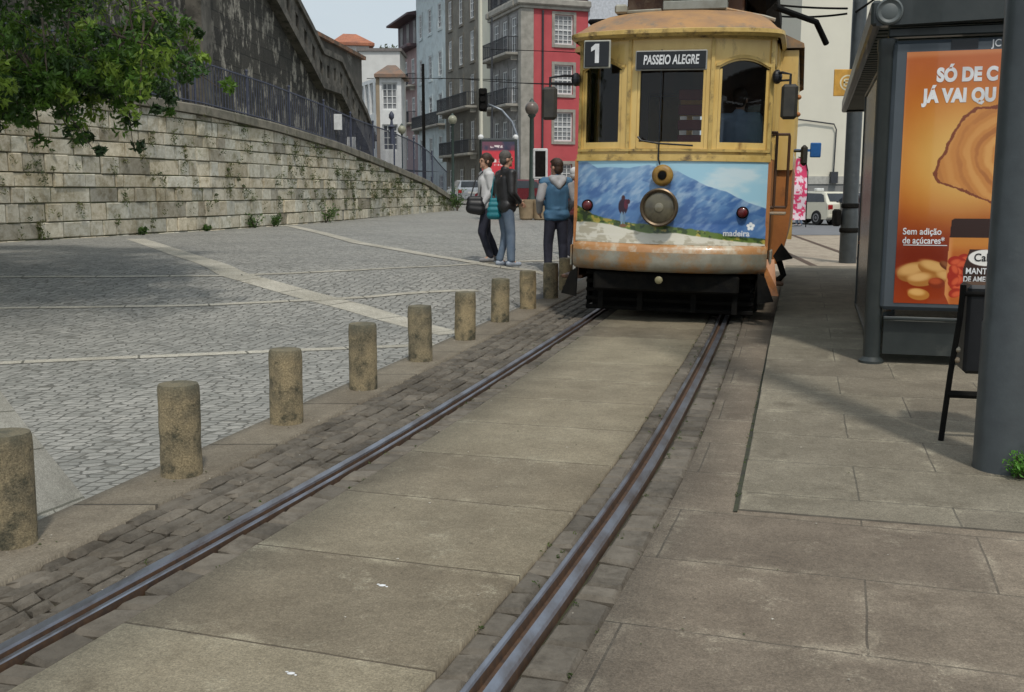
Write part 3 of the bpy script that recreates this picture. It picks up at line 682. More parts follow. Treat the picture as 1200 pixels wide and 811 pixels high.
for i in range(3):
    for j in range(3): mb.box(2.49 + i * .44, 2.85 + i * .44, -.13, -.104, 14.75 + j * .58, 15.27 + j * .58)
mb.build('pane', M_glass, d_o)
for y in (1.4, 3.4, 5.4):
    mb = MB(); mb.box(-.05, .5, y - .6, y + .6, 14.5, 17); d_o = mb.build('dormer', M_white, b)
    mb = MB(); mb.box(-.08, -.054, y - .45, y + .45, 14.7, 16.8); mb.build('pane', M_glass, d_o)
mb = MB(); mb.tube([(1.5, -.12, 0), (1.5, -.12, 13.7)], .07, 6); mb.build('drain_pipe', M_iron, b)
balcony(b, left_facade(0), -LD + .5, -.3, 14.5, .35, .9)
# shop fronts at the bottom of the red wall
mb = MB(); mb.box(.9, 1.35, -.12, -.06, .7, 3.3); mb.build('shop_panel', M_white, b)
# 2. cream sliver, 3. brown, 4. pale blue, 5. pink
def row_building(name, label, t0, t1, top, wm, cols, floors, balc, wsize=(1.0, 2.3), roof=.4, roofm=None, trim=None, sur=None, extra=None):
    o = corner + ey * t0; L = t1 - t0
    b = empty(name, o, SA, label, 'building')
    wl = [(-L * (i + .5) / cols, z, *wsize) for i in range(cols) for z in floors] if cols else []
    facade(b, left_facade(0), -L, 0, -.5, top, wl, wm, surround=sur, mun=(2, 4), depth=.07)
    shell(b, 0.004, 9, 0, L, -.5, top, wm, skip=('left',))
    mb = MB(); mb.box(-roof, 9, -.003, L + .003, top, top + .35, ch=.08); mb.build('cornice', trim or M_gran, b)
    if roofm:
        mb = MB(); mb.prism([(-roof - .1, top + .36), (9, top + .36), (9, top + 2.0), (1.5, top + 2.0)], 0, L); mb.build('roof', roofm, b)
    for (z, xa, xb, out) in balc: balcony(b, left_facade(0), -xb, -xa, z, out)
    return b
fl = [1.0, 4.4, 7.8, 11.2, 14.6]
row_building('narrow_building', 'narrow cream plastered building strip between grey and brown houses', 6.89, 9.67, 22, M_cream, 0, [], [], roof=.15)
row_building('brown_building', 'tall brown tiled house with dark balcony beside the cream strip', 9.69, 18.9, 21.5, M_brn, 3, [1.0, 4.7, 8.3, 11.6, 14.8, 18.0], [(8.1, .4, 8.9, .95), (4.5, .4, 8.9, .8)], sur=M_brn, trim=M_brn)
row_building('pale_blue_building', 'tall pale blue tiled house with grey cornice and low balcony', 18.92, 28.8, 19.6, M_lblue, 3, [.8, 4.2, 7.8, 11.4, 15.4], [(7.3, .3, 9.6, .7)], roof=.9, trim=M_greyf, sur=M_lblue, wsize=(1.05, 2.1))
pb = row_building('pink_building', 'lower faded pink house with overhanging dark roof left of the pale blue house', 28.82, 37.5, 14.9, M_pink, 3, [1.0, 4.6, 8.1, 11.7], [(11.5, .5, 8.3, .8), (8.0, .5, 8.3, .8)], roof=.9, trim=M_mans, wsize=(1.0, 2.3))
mb = MB(); mb.box(.3, 6, .3, 8.6, 15.26, 17.8); mb.build('attic', M_mans, pb)
mb = MB(); mb.prism([(-.9, 17.82), (6.5, 17.82), (6.5, 18.0), (3, 18.9), (-.9, 18.0)], 0, 8.7); mb.build('attic_roof', M_mans, pb)
for y in (1.8, 4.4, 7):
    mb = MB(); mb.box(.26, .29, y - .5, y + .5, 15.5, 17.6); mb.build('attic_window', M_greyf, pb)
row_building('far_terrace_house', 'far grey terraced house at the closed end of the street', 37.6, 56, 11.5, M_greyf, 5, [1.0, 4.5, 8.2], [], roof=.5, roofm=M_tile)
# right of the red house: white gabled building
o = corner + ez * 4.92
b = empty('gabled_building', o, SA, 'grey building with a pale pointed gable right of the red house', 'building')
facade(b, I4, 0, 9, -.5, 12.5, [(1.5 + 2.4 * i, z, 1.1, 1.9) for i in range(3) for z in (1.2, 4.8, 8.4)], M_greyf, surround=M_gran)
mb = MB(); mb.prism([(0, 12.5), (9, 12.5), (5.5, 13.6), (.6, 17.0), (0, 17.6)], .0, .5); mb.build('gable', mat('gable_panel', (.60, .63, .68), .6), b)
mb = MB(); mb.prism([(0, 17.6), (.3, 17.7), (9.2, 13.4), (9.2, 12.8)], -.3, 8); mb.build('roof', M_mans, b)
# modern grey block with pale horizontal louvres
b = empty('louvred_building', at(872, 225, 66).to_2d().to_3d(), R(4), 'modern grey building with pale horizontal louvres behind the tram roof', 'building')
mb = MB(); mb.box(0, 3.35, 0, 8, -.3, 24); mb.build('wall', mat('bluegrey_cladding', (.30, .32, .38), .5, (.40, .42, .47), .6, stretch=(1, 1, .2)), b)
for x in (.5, 1.9):
    mb = MB(); mb.box(x, x + .5, -.06, -.004, 8, 24); mb.build('dark_strip', M_iron, b)
mb = MB()
for i in range(12): mb.box(-.2, 3.5, -.55, -.35, 9.2 + i * 1.15, 9.4 + i * 1.15)
for x in (-.1, 3.4): mb.box(x, x + .12, -.65, -.55, -.3, 24)
mb.build('louvres', mat('louvre_metal', (.58, .62, .64), .4), b)
# large blank cream building on the right
p = at(931, 225, 60)
b = empty('cream_building', (p.x, 60, 0), R(3), 'large blank cream rendered building wall with grey base behind the parked cars', 'building')
crm = mat('cream_wall', (0.69, .66, .55), .9, (.64, .61, .51), .35, dirt=(.58, .55, .46), dscale=.5, dlo=.6, dhi=.8)
mb = MB(); mb.box(0, 40, 0, 18, 2.35, 26); mb.build('wall', crm, b)
mb = MB(); mb.box(-.04, 40.04, -.06, 18, -.3, 1.9); mb.build('plinth', mat('grey_plinth', (.25, .25, .24), .85, (.19, .19, .185), 1.5), b)
mb = MB(); mb.box(-.02, 40.02, -.12, 17, 1.903, 2.347); mb.build('ledge', mat('pale_ledge', (.45, .44, .40), .8), b)
mb = MB(); mb.tube([(-.6, -.3, 5.6), (.5, -.14, 5.5), (2.1, -.14, 5.3), (2.25, -.14, 5.0), (2.2, -.14, 2.3)], .04, 6); mb.box(2.0, 2.4, -.35, -.06, 1.95, 2.6)
mb.build('cable_conduit', M_iron, b)
# ---- left background houses
def simple_house(name, label, px0, D0, px1, D1, top_py, base, wm, depth=8, roofm=M_tile, roofh=1.6, wins=(), mun=(3, 4), over=.4, sur=None):
    a = at(px0, 225, D0); c = at(px1, 225, D1); ang = math.atan2(c.y - a.y, c.x - a.x); L = math.hypot(c.x - a.x, c.y - a.y)
    top = at(px0, top_py, D0).z; b = empty(name, (a.x, a.y, 0), ang, label, 'building')
    facade(b, I4, 0, L, base, top, [(L * u, z, w_, h_) for u, z, w_, h_ in wins], wm, surround=sur, mun=mun)
    shell(b, 0, L, 0.004, depth, base, top, wm, skip=('front',))
    mb = MB(); e = over
    V = [(-e, -e, top + .2), (L + e, -e, top + .2), (L + e, depth + e, top + .2), (-e, depth + e, top + .2), (L * .3, depth * .45, top + roofh), (L * .7, depth * .45, top + roofh)]
    mb.add(V, [(0, 1, 5, 4), (1, 2, 5), (2, 3, 4, 5), (3, 0, 4)]); mb.box(-e, L + e, -e, depth + e, top, top + .196)
    mb.build('roof', roofm, b); return b, L, top
M_dst = mat('sooty_plaster', (0.06, .057, .048), .95, (.13, .122, .105), .9, bump=.5, bscale=10, dirt=(.26, .25, .22), dscale=.55, dlo=.56, dhi=.62)
simple_house('sooty_house', 'sooty stone house with small tiled roof rising behind the sloping parapet', 352, 49.5, 427, 62, 30, 0, M_dst, depth=10, roofh=.8, over=.22, roofm=mat('weathered_tiles', (.22, .13, .08), .9, (.10, .08, .06), 1.5, dirt=(.42, .19, .10), dscale=1.2))
simple_house('red_roofed_house', 'white hillside house under a bright red tiled roof behind the sooty house', 398, 84, 436, 84.6, 53, 0, M_white, depth=6, roofh=1.3)
simple_house('white_stepped_house', 'plain white stepped house below the red roofed house', 424, 77, 471, 77, 60, 0, mat('white_render', (.66, .66, .64), .85, (.57, .57, .55), 1), depth=4, roofm=mat('grey_roof', (.20, .18, .17), .8), roofh=.3, over=.15)
M_och = mat('ochre_stone', (0.34, .27, .19), .85, (.28, .225, .16), 2)
bb, L_, tp = simple_house('balcony_house', 'white and ochre house with large multi pane windows above the railing', 447, 68, 472, 68, 91, -.5, M_white, depth=2.2, over=.3, roofm=mat('brown_roof', (.15, .125, .105), .9, (.25, .15, .10), 2), roofh=.9,
    wins=((.45, 6.7, 1.0, 1.75), (.45, 4.1, 1.0, 1.7)), mun=(3, 4))
mb = MB(); mb.box(-.24, -.004, -.02, .5, -.5, tp - .02); mb.build('ochre_corner', M_och, bb)
MM = Matrix.Translation((-.34, 0, 0)) @ ROTL @ Matrix.Translation((0, 0, 0))
facade(bb, Matrix.Translation((-.26, .0, 0)) @ Matrix.Rotation(R(-66), 4, 'Z'), -4.4, 0, -.5, tp - .02, [(-3.2, 6.5, .8, 2.0), (-2.1, 6.5, .8, 2.0), (-1.0, 6.5, .8, 2.0), (-3.2, 3.9, .8, 1.8), (-2.1, 3.9, .8, 1.8), (-1.0, 3.9, .8, 1.8)], M_white, mun=(1, 4), partname='bay_wall')
# green tree far behind the roofs
# ------------------------------------------------------------------ trees and plants
leaf_m = NT('leaves'); ga = leaf_m.node('ShaderNodeVertexColor', layer_name='Col')
leaf_m.b.inputs['Subsurface Weight'].default_value = 0.0
tl = leaf_m.node('ShaderNodeBsdfTranslucent'); leaf_m.link(ga.outputs[0], tl.inputs[0]); mxs = leaf_m.node('ShaderNodeMixShader'); mxs.inputs[0].default_value = .42
leaf_m.link(leaf_m.b.outputs[0], mxs.inputs[1]); leaf_m.link(tl.outputs[0], mxs.inputs[2]); leaf_m.link(mxs.outputs[0], leaf_m.out.inputs[0])
leaf_m = leaf_m.fin(ga.outputs[0], None, .5)
bark = mat('bark', (0.09, .07, .05), .95, (.05, .04, .03), 12, bump=.8, bscale=25, stretch=(1, 1, .25))
def leaves_mesh(name, centers, radii, counts, size, cols, parent, seed=1):
    g = np.random.default_rng(seed); Vs = []; Cs = []
    for (c, r, n) in zip(centers, radii, counts):
        d = g.normal(size=(n, 3)); d /= np.linalg.norm(d, axis=1)[:, None]; rad = r * g.uniform(.25, 1, (n, 1)) ** .6
        p = np.array(c) + d * rad * np.array([1, 1, .8])
        a = g.normal(size=(n, 3)); a[:, 2] -= .5; a /= np.linalg.norm(a, axis=1)[:, None]
        b_ = np.cross(a, g.normal(size=(n, 3))); b_ /= np.linalg.norm(b_, axis=1)[:, None]
        s = size * g.uniform(.6, 1.25, (n, 1)); nn = np.cross(a, b_)
        q = np.stack([p - a * s * .5, p + b_ * s * .19 + nn * s * .06, p + a * s * .5, p - b_ * s * .19 + nn * s * .06], 1)
        Vs.append(q.reshape(-1, 3)); k = g.uniform(.6, 1.35, (n, 1)); base = np.array(cols[g.integers(len(cols))]); Cs.append(np.repeat(base * k, 4, 0))
    V = np.concatenate(Vs); C = np.concatenate(Cs); n = len(V) // 4
    me = bpy.data.meshes.new(name); F = np.arange(n * 4).reshape(-1, 4)
    F2 = np.concatenate([F[:, [0, 1, 2]], F[:, [0, 2, 3]]])
    me.from_pydata(V.tolist(), [], F2.tolist()); at_ = me.color_attributes.new('Col', 'FLOAT_COLOR', 'POINT')
    at_.data.foreach_set('color', np.hstack([C, np.ones((len(C), 1))]).astype(np.float32).ravel())
    me.materials.append(leaf_m); me.update(); o = bpy.data.objects.new(name, me); sc.collection.objects.link(o)
    if parent is not None: o.parent = parent
    return o
tree = empty('leafy_tree', (-8.3, 12.6, H(-8.3, 12.6)), 0, 'bright green broadleaf tree overhanging the upper left corner in front of the wall', 'tree')
tb = Vector((0, 0, 0)); mb = MB()
mb.tube([(0, 0, -.2), (.05, 0, .6), (.15, .05, 1.6), (.3, 0, 2.6), (.45, -.1, 3.6)], [.26, .21, .18, .16, .13], 12)
limbs = []
for i in range(15):
    a = 2 * math.pi * i / 15 + random.uniform(-.2, .2); z0 = random.uniform(2.0, 3.6); r1 = random.uniform(2.2, 3.9); z1 = z0 + random.uniform(.2, 3.6)
    p0 = Vector((.3, 0, z0)); p2 = Vector((math.cos(a) * r1 + .6, math.sin(a) * r1 - .5, z1)); p1 = p0.lerp(p2, .5) + Vector((0, 0, .5))
    mb.tube([p0, p0.lerp(p1, .5) + Vector((0, 0, .1)), p1, p1.lerp(p2, .5) + Vector((.05, .1, 0)), p2], [.09, .07, .05, .035, .015], 7); limbs.append((p1, p2))
mb.build('trunk', bark, tree, smooth=True)
cs, rs, ns = [], [], []
g = random.Random(5)
while len(cs) < 330:
    d = Vector((g.gauss(0, 1), g.gauss(0, 1), g.gauss(0, 1))).normalized(); k = g.uniform(.45, .97) ** .8
    p = Vector((.75 + d.x * 4.0 * k, -.6 + d.y * 3.5 * k, 5.0 + d.z * 3.3 * k))
    if noise.noise(p * .6) < -.08: continue
    cs.append(p); rs.append(g.uniform(.25, .55)); ns.append(g.randint(190, 340))
for i in range(150):   # unseen crown clumps above the view, added to widen the tree's cast shadow
    d = Vector((g.gauss(0, 1), g.gauss(0, 1), g.gauss(0, 1))).normalized(); k = g.uniform(.3, 1.0)
    cs.append(Vector((-5.5 + d.x * 3.1 * k, 8.3 + d.y * 2.5 * k, 6.4 + d.z * 1.7 * k)) - Vector(tree.location)); rs.append(g.uniform(.35, .6)); ns.append(150)
sp = MB()
for i in range(90):     # drooping sprays at the lower edge
    px = g.uniform(-60, 200); py = interp(px, [-60, 60, 150, 215], [104, 98, 82, 38]) - g.uniform(0, 90) * g.random()
    q = at(px, py, g.uniform(10.5, 12.8)) - Vector(tree.location); dr = Vector((g.uniform(-.1, .5), g.uniform(-.5, .1), g.uniform(-.75, -.05))).normalized(); Ls = g.uniform(.3, .85)
    sp.tube([q - dr * .4, q + Vector((0, 0, .05)), q + dr * Ls * .6, q + dr * Ls + Vector((0, 0, -.06))], [.012, .009, .006, .003], 5)
    for k in range(5): cs.append(q + dr * Ls * k / 4 + Vector((g.gauss(0, .04), g.gauss(0, .04), g.gauss(0, .04)))); rs.append(g.uniform(.12, .24) * (1.1 - k * .15)); ns.append(g.randint(30, 60))
sp.build('twigs', bark, tree)
leaves_mesh('crown', cs, rs, ns, .095, [(.07, .15, .02), (.11, .21, .026), (.20, .30, .04), (.045, .10, .02), (.085, .18, .024), (.035, .075, .02)], tree, 3)
# second dark green mass behind (shrubs on terrace under the tree)
def shrub(name, label, base, h, r, n, size, cols, stems=5, cat='shrub', group=None, seed=1):
    e = empty(name, base, 0, label, cat, group); g = random.Random(seed); mb = MB(); cs, rs, ns = [], [], []
    for i in range(stems):
        a = g.uniform(0, 6.28); tip = Vector((math.cos(a) * r * .7, math.sin(a) * r * .7, h * g.uniform(.5, .95))); mb.tube([(0, 0, -.03), tip * .5 + Vector((0, 0, h * .1)), tip], [.012 + h * .01, .01, .004], 5)
        for k in (0.45, .7, 1): cs.append(tip * k); rs.append(r * g.uniform(.3, .55)); ns.append(max(6, n // (stems * 3)))
    mb.build('stems', bark, e); leaves_mesh('foliage', cs, rs, ns, size, cols, e, seed); return e
gc = [(.06, .13, .025), (.09, .17, .03), (.05, .10, .02)]
p = at(536, 243, 47.2); shrub('shrub', 'green shrub growing at the far low end of the stone wall', (p.x, p.y, H(p.x, p.y)), 1.0, .42, 420, .12, gc, 8, seed=11)
x, y = GH(1192, 566); shrub('leafy_plant', 'small bright green plant at the foot of the thick grey pole', (x + .02, y + .02, .01), .16, .09, 700, .03, [(.08, .22, .03), (.12, .30, .04)], 9, 'plant', seed=5)
wt_g = 'weed tufts at the foot of the stone wall'
for i, (px, py, D, hh, lab) in enumerate(((302, 269, 27.2, .38, 'round weed tuft at the wall foot where the paving narrows'), (322, 268, 28.2, .30, 'thin weed tuft right of the round tuft at the wall foot'),
        (383, 262, 31.8, .55, 'tall weed tuft at the foot of the far part of the wall'), (170, 275.5, 22.6, .16, 'low straggling weed tuft below the middle of the wall'), (240, 272, 24.9, .14, 'tiny weed tuft at the wall foot near the pale paving band'))):
    q = at(px, py, D); l = min(range(0, 400), key=lambda i_: (wpos(WL[-1] * i_ / 400) - Vector((q.x, q.y))).length) * WL[-1] / 400; b_ = wpt(l, .14, 0)
    shrub('weed_tuft', lab, (b_.x, b_.y, H(b_.x, b_.y)), hh, hh * .8, 260, .09, gc, 6, 'weed', wt_g, seed=20 + i)
# weeds in the joints of the wall
g = random.Random(9); cs, rs, ns = [], [], []
for i in range(380):
    l = g.uniform(3, WL[-1]); z_ = wbotz(l) + .2 + (wtopz(l) - wbotz(l) - .2) * (g.random() ** .6)
    for k in range(g.randint(1, 3)): cs.append(wpt(l + g.uniform(-.05, .05), .05, z_ - k * .12)); rs.append(g.uniform(.05, .15)); ns.append(g.randint(10, 34))
o = leaves_mesh('wall_weeds', cs, rs, ns, .06, [(.09, .12, .03), (.12, .13, .045), (.06, .09, .025)], None, 4); tag(o, 'weeds and moss sprouting from the joints of the pale stone wall', 'weeds', kind='stuff')
g = random.Random(3); cs, rs, ns = [], [], []
for i in range(120):
    v = g.uniform(2, 11); t_ = g.choice([-.86, -.67, -.56, .6, .67, .86, .98]); x, y = tr(t_, v); cs.append((x, y, .004)); rs.append(g.uniform(.008, .022)); ns.append(g.randint(5, 14))
for i in range(26):
    v = g.uniform(4.6, 9); cs.append((edge(v) - .015, v, .012)); rs.append(g.uniform(.01, .022)); ns.append(8)
o = leaves_mesh('track_moss', cs, rs, ns, .014, [(.06, .10, .02), (.09, .12, .03)], None, 4); tag(o, 'tiny moss and grass sprigs growing between the rail setts', 'moss', kind='stuff')
p = at(461, 56, 120); shrub('distant_tree', 'dark bushy tree top behind the white hillside roofs', (p.x, p.y, 11), 6.5, 2.8, 3000, .45, [(.07, .09, .05), (.09, .11, .06)], 10, 'tree', seed=31)

# ------------------------------------------------------------------ painted panels (printed pictures)
def paint(name, nx, nz, fn, surf, m, parent):
    """dense grid whose colours are computed by fn(u,v arrays 0..1, v downwards) -> rgb arrays in 0..255"""
    u, v = np.meshgrid(np.linspace(0, 1, nx), np.linspace(0, 1, nz)); rgb = fn(u, v) / 255.0
    rgb = np.clip(rgb, 0, 1); L = np.where(rgb <= .04045, rgb / 12.92, ((rgb + .055) / 1.055) ** 2.4)
    V = [tuple(surf(a, b)) for a, b in zip(u.ravel(), v.ravel())]
    idx = np.arange(nx * nz).reshape(nz, nx); F = np.stack([idx[:-1, :-1], idx[1:, :-1], idx[1:, 1:], idx[:-1, 1:]], -1).reshape(-1, 4)
    me = bpy.data.meshes.new(name); me.from_pydata(V, [], F.tolist()); a = me.color_attributes.new('Col', 'FLOAT_COLOR', 'POINT')
    a.data.foreach_set('color', np.concatenate([L.reshape(-1, 3), np.ones((nx * nz, 1))], 1).astype(np.float32).ravel())
    me.materials.append(m); me.update(); o = bpy.data.objects.new(name, me); sc.collection.objects.link(o); o.parent = parent; return o
def vnoise(u, v, seed=0):
    g = np.random.default_rng(seed); G_ = g.random((64, 64)); x = np.mod(u, 63); y = np.mod(v, 63); i = np.floor(x).astype(int); j = np.floor(y).astype(int); fx = x - i; fy = y - j
    fx = fx * fx * (3 - 2 * fx); fy = fy * fy * (3 - 2 * fy); i2 = (i + 1) % 64; j2 = (j + 1) % 64
    return (G_[j, i] * (1 - fx) + G_[j, i2] * fx) * (1 - fy) + (G_[j2, i] * (1 - fx) + G_[j2, i2] * fx) * fy
def fbm(u, v, seed=0, o=5): return sum(vnoise(u * 2 ** k, v * 2 ** k, seed + k) / 2 ** (k + 1) for k in range(o)) / (1 - 2.0 ** -o)
def blend(rgb, c, m): return rgb * (1 - m[..., None]) + np.array(c, dtype=float) * m[..., None]
def smooth(a, b, x): t_ = np.clip((x - a) / (b - a), 0, 1); return t_ * t_ * (3 - 2 * t_)
def inpoly(x, y, P):
    r = np.zeros(x.shape, bool); n = len(P)
    for i in range(n):
        (x1, y1), (x2, y2) = P[i], P[(i + 1) % n]
        if y1 == y2: continue
        r ^= ((y1 > y) != (y2 > y)) & (x < (x2 - x1) * (y - y1) / (y2 - y1) + x1)
    return r

# ------------------------------------------------------------------ the tram
TYAW = -R(15.6)
tram = empty('tram', (1.645, 11.15, 0.0), TYAW, 'old yellow electric tram number 1 with worn paint and mountain advert on its front', 'tram')
tram.rotation_euler = (0, R(0.9), TYAW)
yel = mat('tram_yellow', (0.76, .54, .185), .38, (0.64, .42, .12), 3, bump=.15, bscale=12, coat=.35, dirt=(.30, .17, .06), dscale=5, dlo=.57, dhi=.74, stretch=(1, 1, .35))
yel2 = mat('tram_yellow_trim', (0.64, .45, .15), .45, (0.48, .32, .09), 6, bump=.2, bscale=15, dirt=(.14, .09, .04), dscale=7, dlo=.52, dhi=.66)
org = mat('tram_orange', (0.50, .20, .055), .5, (0.38, .14, .04), 3, bump=.2, dirt=(.20, .09, .035), dscale=4, dlo=.56, dhi=.7)
rust_roof = mat('roof_canvas', (0.40, .22, .085), .75, (0.25, .15, .085), 2.2, bump=.4, bscale=18, dirt=(.17, .14, .105), dscale=1.6, dlo=.5, dhi=.62)
bump_m = mat('bumper_metal', (0.40, .38, .31), .42, (.28, .26, .20), 4, metal=.3, bump=.2, bscale=14, dirt=(.42, .21, .07), dscale=2.2, dlo=.45, dhi=.60)
black = mat('black_iron', (0.006, .006, .006), .85, (.012, .011, .009), 9, bump=.3)
black.node_tree.nodes['Principled BSDF'].inputs['Specular IOR Level'].default_value = .12
metal_dk = mat('dark_metalwork', (0.014, .014, .015), .5, (.028, .025, .022), 9)
blk_paint = mat('black_enamel', (0.012, .013, .016), .35)
wht_paint = mat('white_letters', (0.78, .79, .80), .5)
dwood = mat('dark_wood', (0.10, .045, .02), .6, (.06, .03, .015), 5, stretch=(1, 1, .2))
brass = mat('old_brass', (0.32, .20, .06), .38, (.14, .09, .035), 9, metal=.8)
seatr = mat('red_upholstery', (0.24, .02, .025), .8)
gl_tram = glass_mat('tram_glass', (.74, .77, .78), rough=.03)
HW = 1.05
def fy_(x, e=0.0): return .30 * (abs(x) / HW) ** 2.3 - e * .3
def cpanel(mb, x0, x1, z0, z1, out0=0.0, out1=0.0, th=.05, n=None, z1f=None, z0f=None):
    """panel following the bowed front between x0 and x1; out0/out1 = how far it stands forward at bottom/top"""
    n = n or max(2, int((x1 - x0) / .06)); vs = []
    for i in range(n + 1):
        x = x0 + (x1 - x0) * i / n; y = fy_(x); a = z0f(x) if z0f else z0; b_ = z1f(x) if z1f else z1
        vs += [(x, y - out0, a), (x, y - out1, b_), (x, y - min(out0, out1) + th, b_), (x, y - min(out0, out1) + th, a)]
    F = []
    for i in range(n):
        o, q = 4 * i, 4 * i + 4
        F += [(o, q, q + 1, o + 1), (o + 1, q + 1, q + 2, o + 2), (o + 2, q + 2, q + 3, o + 3), (o + 3, q + 3, q, o)]
    F += [(0, 1, 2, 3), (4 * n + 3, 4 * n + 2, 4 * n + 1, 4 * n)]
    mb.add(vs, F)
ZS, ZW0, ZW1, ZH = 1.80, 1.93, 2.83, 3.10      # top of dash, window sill, window head, top of header
# upper front wall with three openings
WIN = [(-.985, -.535), (-.36, .365), (.495, 1.0)]
mb = MB()
cpanel(mb, -HW, HW, ZS, ZW0 - .02); cpanel(mb, -HW, HW, ZW1, ZH)
for a, b_ in ((-HW, -.985), (-.535, -.36), (.365, .495), (1.0, HW)): cpanel(mb, a, b_, ZW0 - .02, ZW1)
def arch(x, a, b_): u_ = (x - a) / (b_ - a) * 2 - 1; return ZW1 - .085 * u_ * u_ - .002
for a, b_ in (WIN[0], WIN[2]): cpanel(mb, a, b_, 0, ZW1, n=12, z0f=lambda x: arch(x, a, b_))
mb.build('front_wall', yel, tram)
mb = MB()
cpanel(mb, -HW - .01, HW + .01, ZS - .02, ZS + .05, .028, .02, .03); cpanel(mb, -HW, HW, ZW0 - .05, ZW0 - .025, .03, .03, .03)
cpanel(mb, -HW - .02, HW + .02, ZH - .05, ZH + .03, .03, .06, .03)
for x in (-1.03, -.45, .43, 1.03): cpanel(mb, x - .018, x + .018, ZS + .05, ZH - .05, .02, .02, .02, n=2)
for a, b_ in (WIN[0], WIN[2]): cpanel(mb, a - .03, b_ + .03, 0, 0, .022, .022, .02, n=14, z0f=lambda x: arch(min(max(x, a), b_), a, b_) + .02, z1f=lambda x: arch(min(max(x, a), b_), a, b_) + .055)
mb.build('front_mouldings', yel2, tram)
for i, (a, b_) in enumerate(WIN):
    mb = MB(); t_ = .03; zt = ZW1 if i == 1 else ZW1 - .09
    cpanel(mb, a + .002, a + t_, ZW0 - .018, zt, -.008, -.008, .03, n=1); cpanel(mb, b_ - t_, b_ - .002, ZW0 - .018, zt, -.008, -.008, .03, n=1)
    cpanel(mb, a + t_, b_ - t_, ZW0 - .018, ZW0 + .05, -.008, -.008, .03)
    if i == 1: cpanel(mb, a + t_, b_ - t_, ZW1 - .04, ZW1 - .003, -.008, -.008, .03)
    wf = mb.build('windscreen', yel, tram)
    mb = MB(); n = 8; vs = []
    for k in range(n + 1):
        x = a + t_ + (b_ - a - 2 * t_) * k / n; vs += [(x, fy_(x) + .03, ZW0 + .05), (x, fy_(x) + .03, ZW1 - .03 if i == 1 else arch(x, a, b_))]
    mb.add(vs, [(2 * k, 2 * k + 2, 2 * k + 3, 2 * k + 1) for k in range(n)]); mb.build('pane', gl_tram, wf)
# dash panel with printed picture
adm = vcol_mat('printed_advert', .3, None, 0, coat=.3)
def ad(u, v):
    x, y = u, v
    rgb = np.zeros(u.shape + (3,)) + np.array([168, 212, 232.]); 
    cl = fbm(u * 5, v * 6, 3); rgb = blend(rgb, (215, 232, 238), smooth(.45, .7, cl) * smooth(.5, .75, u) * .9)
    ridge = np.interp(u, [0, .06, .12, .2, .3, .4, .48, .55, .63, .7, .8, .9, 1.0], [.02, .03, .10, .09, .10, .06, .10, .13, .22, .30, .36, .48, .56]) + .02 * (fbm(u * 18, u * 0 + 2, 5) - .5)
    m = smooth(-.006, .006, y - ridge)
    n1 = fbm(u * 16 + v * 9, v * 6 - u * 4, 8); n2 = fbm(u * 38 + v * 14, v * 13 + u * 3, 12)
    mt = np.zeros_like(rgb) + np.array([108, 150, 196.]); mt = blend(mt, (62, 100, 160), smooth(.35, .7, n1) * .75); mt = blend(mt, (172, 196, 220), smooth(.42, .80, n2) * .8)
    mt = blend(mt, (170, 198, 220), smooth(.35, .0, v) * .45); mt = blend(mt, (52, 86, 146), smooth(.45, .75, v) * .4)
    rgb = rgb * (1 - m[..., None]) + mt * m[..., None]
    g_top = np.interp(u, [0, .05, .1, .18, .3, .5, .7, .85, 1], [.56, .60, .66, .71, .75, .78, .83, .89, .92]) + .03 * (fbm(u * 30, v * 8, 21) - .5)
    gm = smooth(-.008, .008, v - g_top); gr = np.zeros_like(rgb) + np.array([96, 118, 46.]); gn = fbm(u * 40, v * 20, 30)
    gr = blend(gr, (52, 70, 28), smooth(.45, .6, gn)); gr = blend(gr, (178, 160, 70), smooth(.6, .7, fbm(u * 30, v * 18, 41)))
    rgb = rgb * (1 - gm[..., None]) + gr * gm[..., None]
    w_top = np.interp(u, [0, .05, .2, .3, .42, .55, .75, 1], [.76, .755, .78, .83, .87, .86, .92, .98]); wm = smooth(-.006, .008, v - w_top + .02 * (fbm(u * 22, v * 22, 50) - .5))
    wl = np.zeros_like(rgb) + np.array([222, 217, 200.]); wl = blend(wl, (188, 180, 158), smooth(.48, .6, fbm(u * 26, v * 12, 60))); wl = blend(wl, (225, 220, 205), smooth(.55, .7, fbm(u * 9, v * 30, 61)))
    rgb = rgb * (1 - wm[..., None]) + wl * wm[..., None]
    # small hiker with red pack
    def blob(cx, cy, rx_, ry_, c): 
        nonlocal rgb
        d = ((u - cx) / rx_) ** 2 + ((v - cy) / ry_) ** 2; rgb = blend(rgb, c, smooth(1.15, .85, d))
    blob(.272, .56, .026, .095, (46, 20, 40)); blob(.288, .53, .012, .06, (96, 28, 48)); blob(.30, .50, .010, .03, (70, 24, 40)); blob(.272, .455, .010, .032, (70, 30, 35)); blob(.266, .70, .007, .08, (130, 160, 185)); blob(.280, .70, .006, .08, (110, 140, 170)); blob(.275, .79, .02, .02, (120, 80, 50))
    # four-petal white flower
    cx, cy = .925, .77
    for k in range(5):
        a = 2 * math.pi * k / 5 - .3; blob(cx + .012 * math.cos(a), cy + .030 * math.sin(a), .0085, .020, (245, 246, 246))
    blob(cx, cy, .004, .010, (150, 170, 190))
    return rgb
ZD0 = .89
def adsurf(u, v):
    x = -HW * .995 + 2 * HW * .995 * u; z = ZS - .012 + (ZD0 - ZS + .012) * v; return (x, fy_(x) - .012 - .05 * max(0, v - .75) * 4 * .6, z)
mb = MB(); cpanel(mb, -HW, HW, ZD0 - .02, ZS - .01, 0, 0, .04); dash = mb.build('dash_panel', yel, tram)
paint('picture', 320, 150, ad, adsurf, adm, dash)
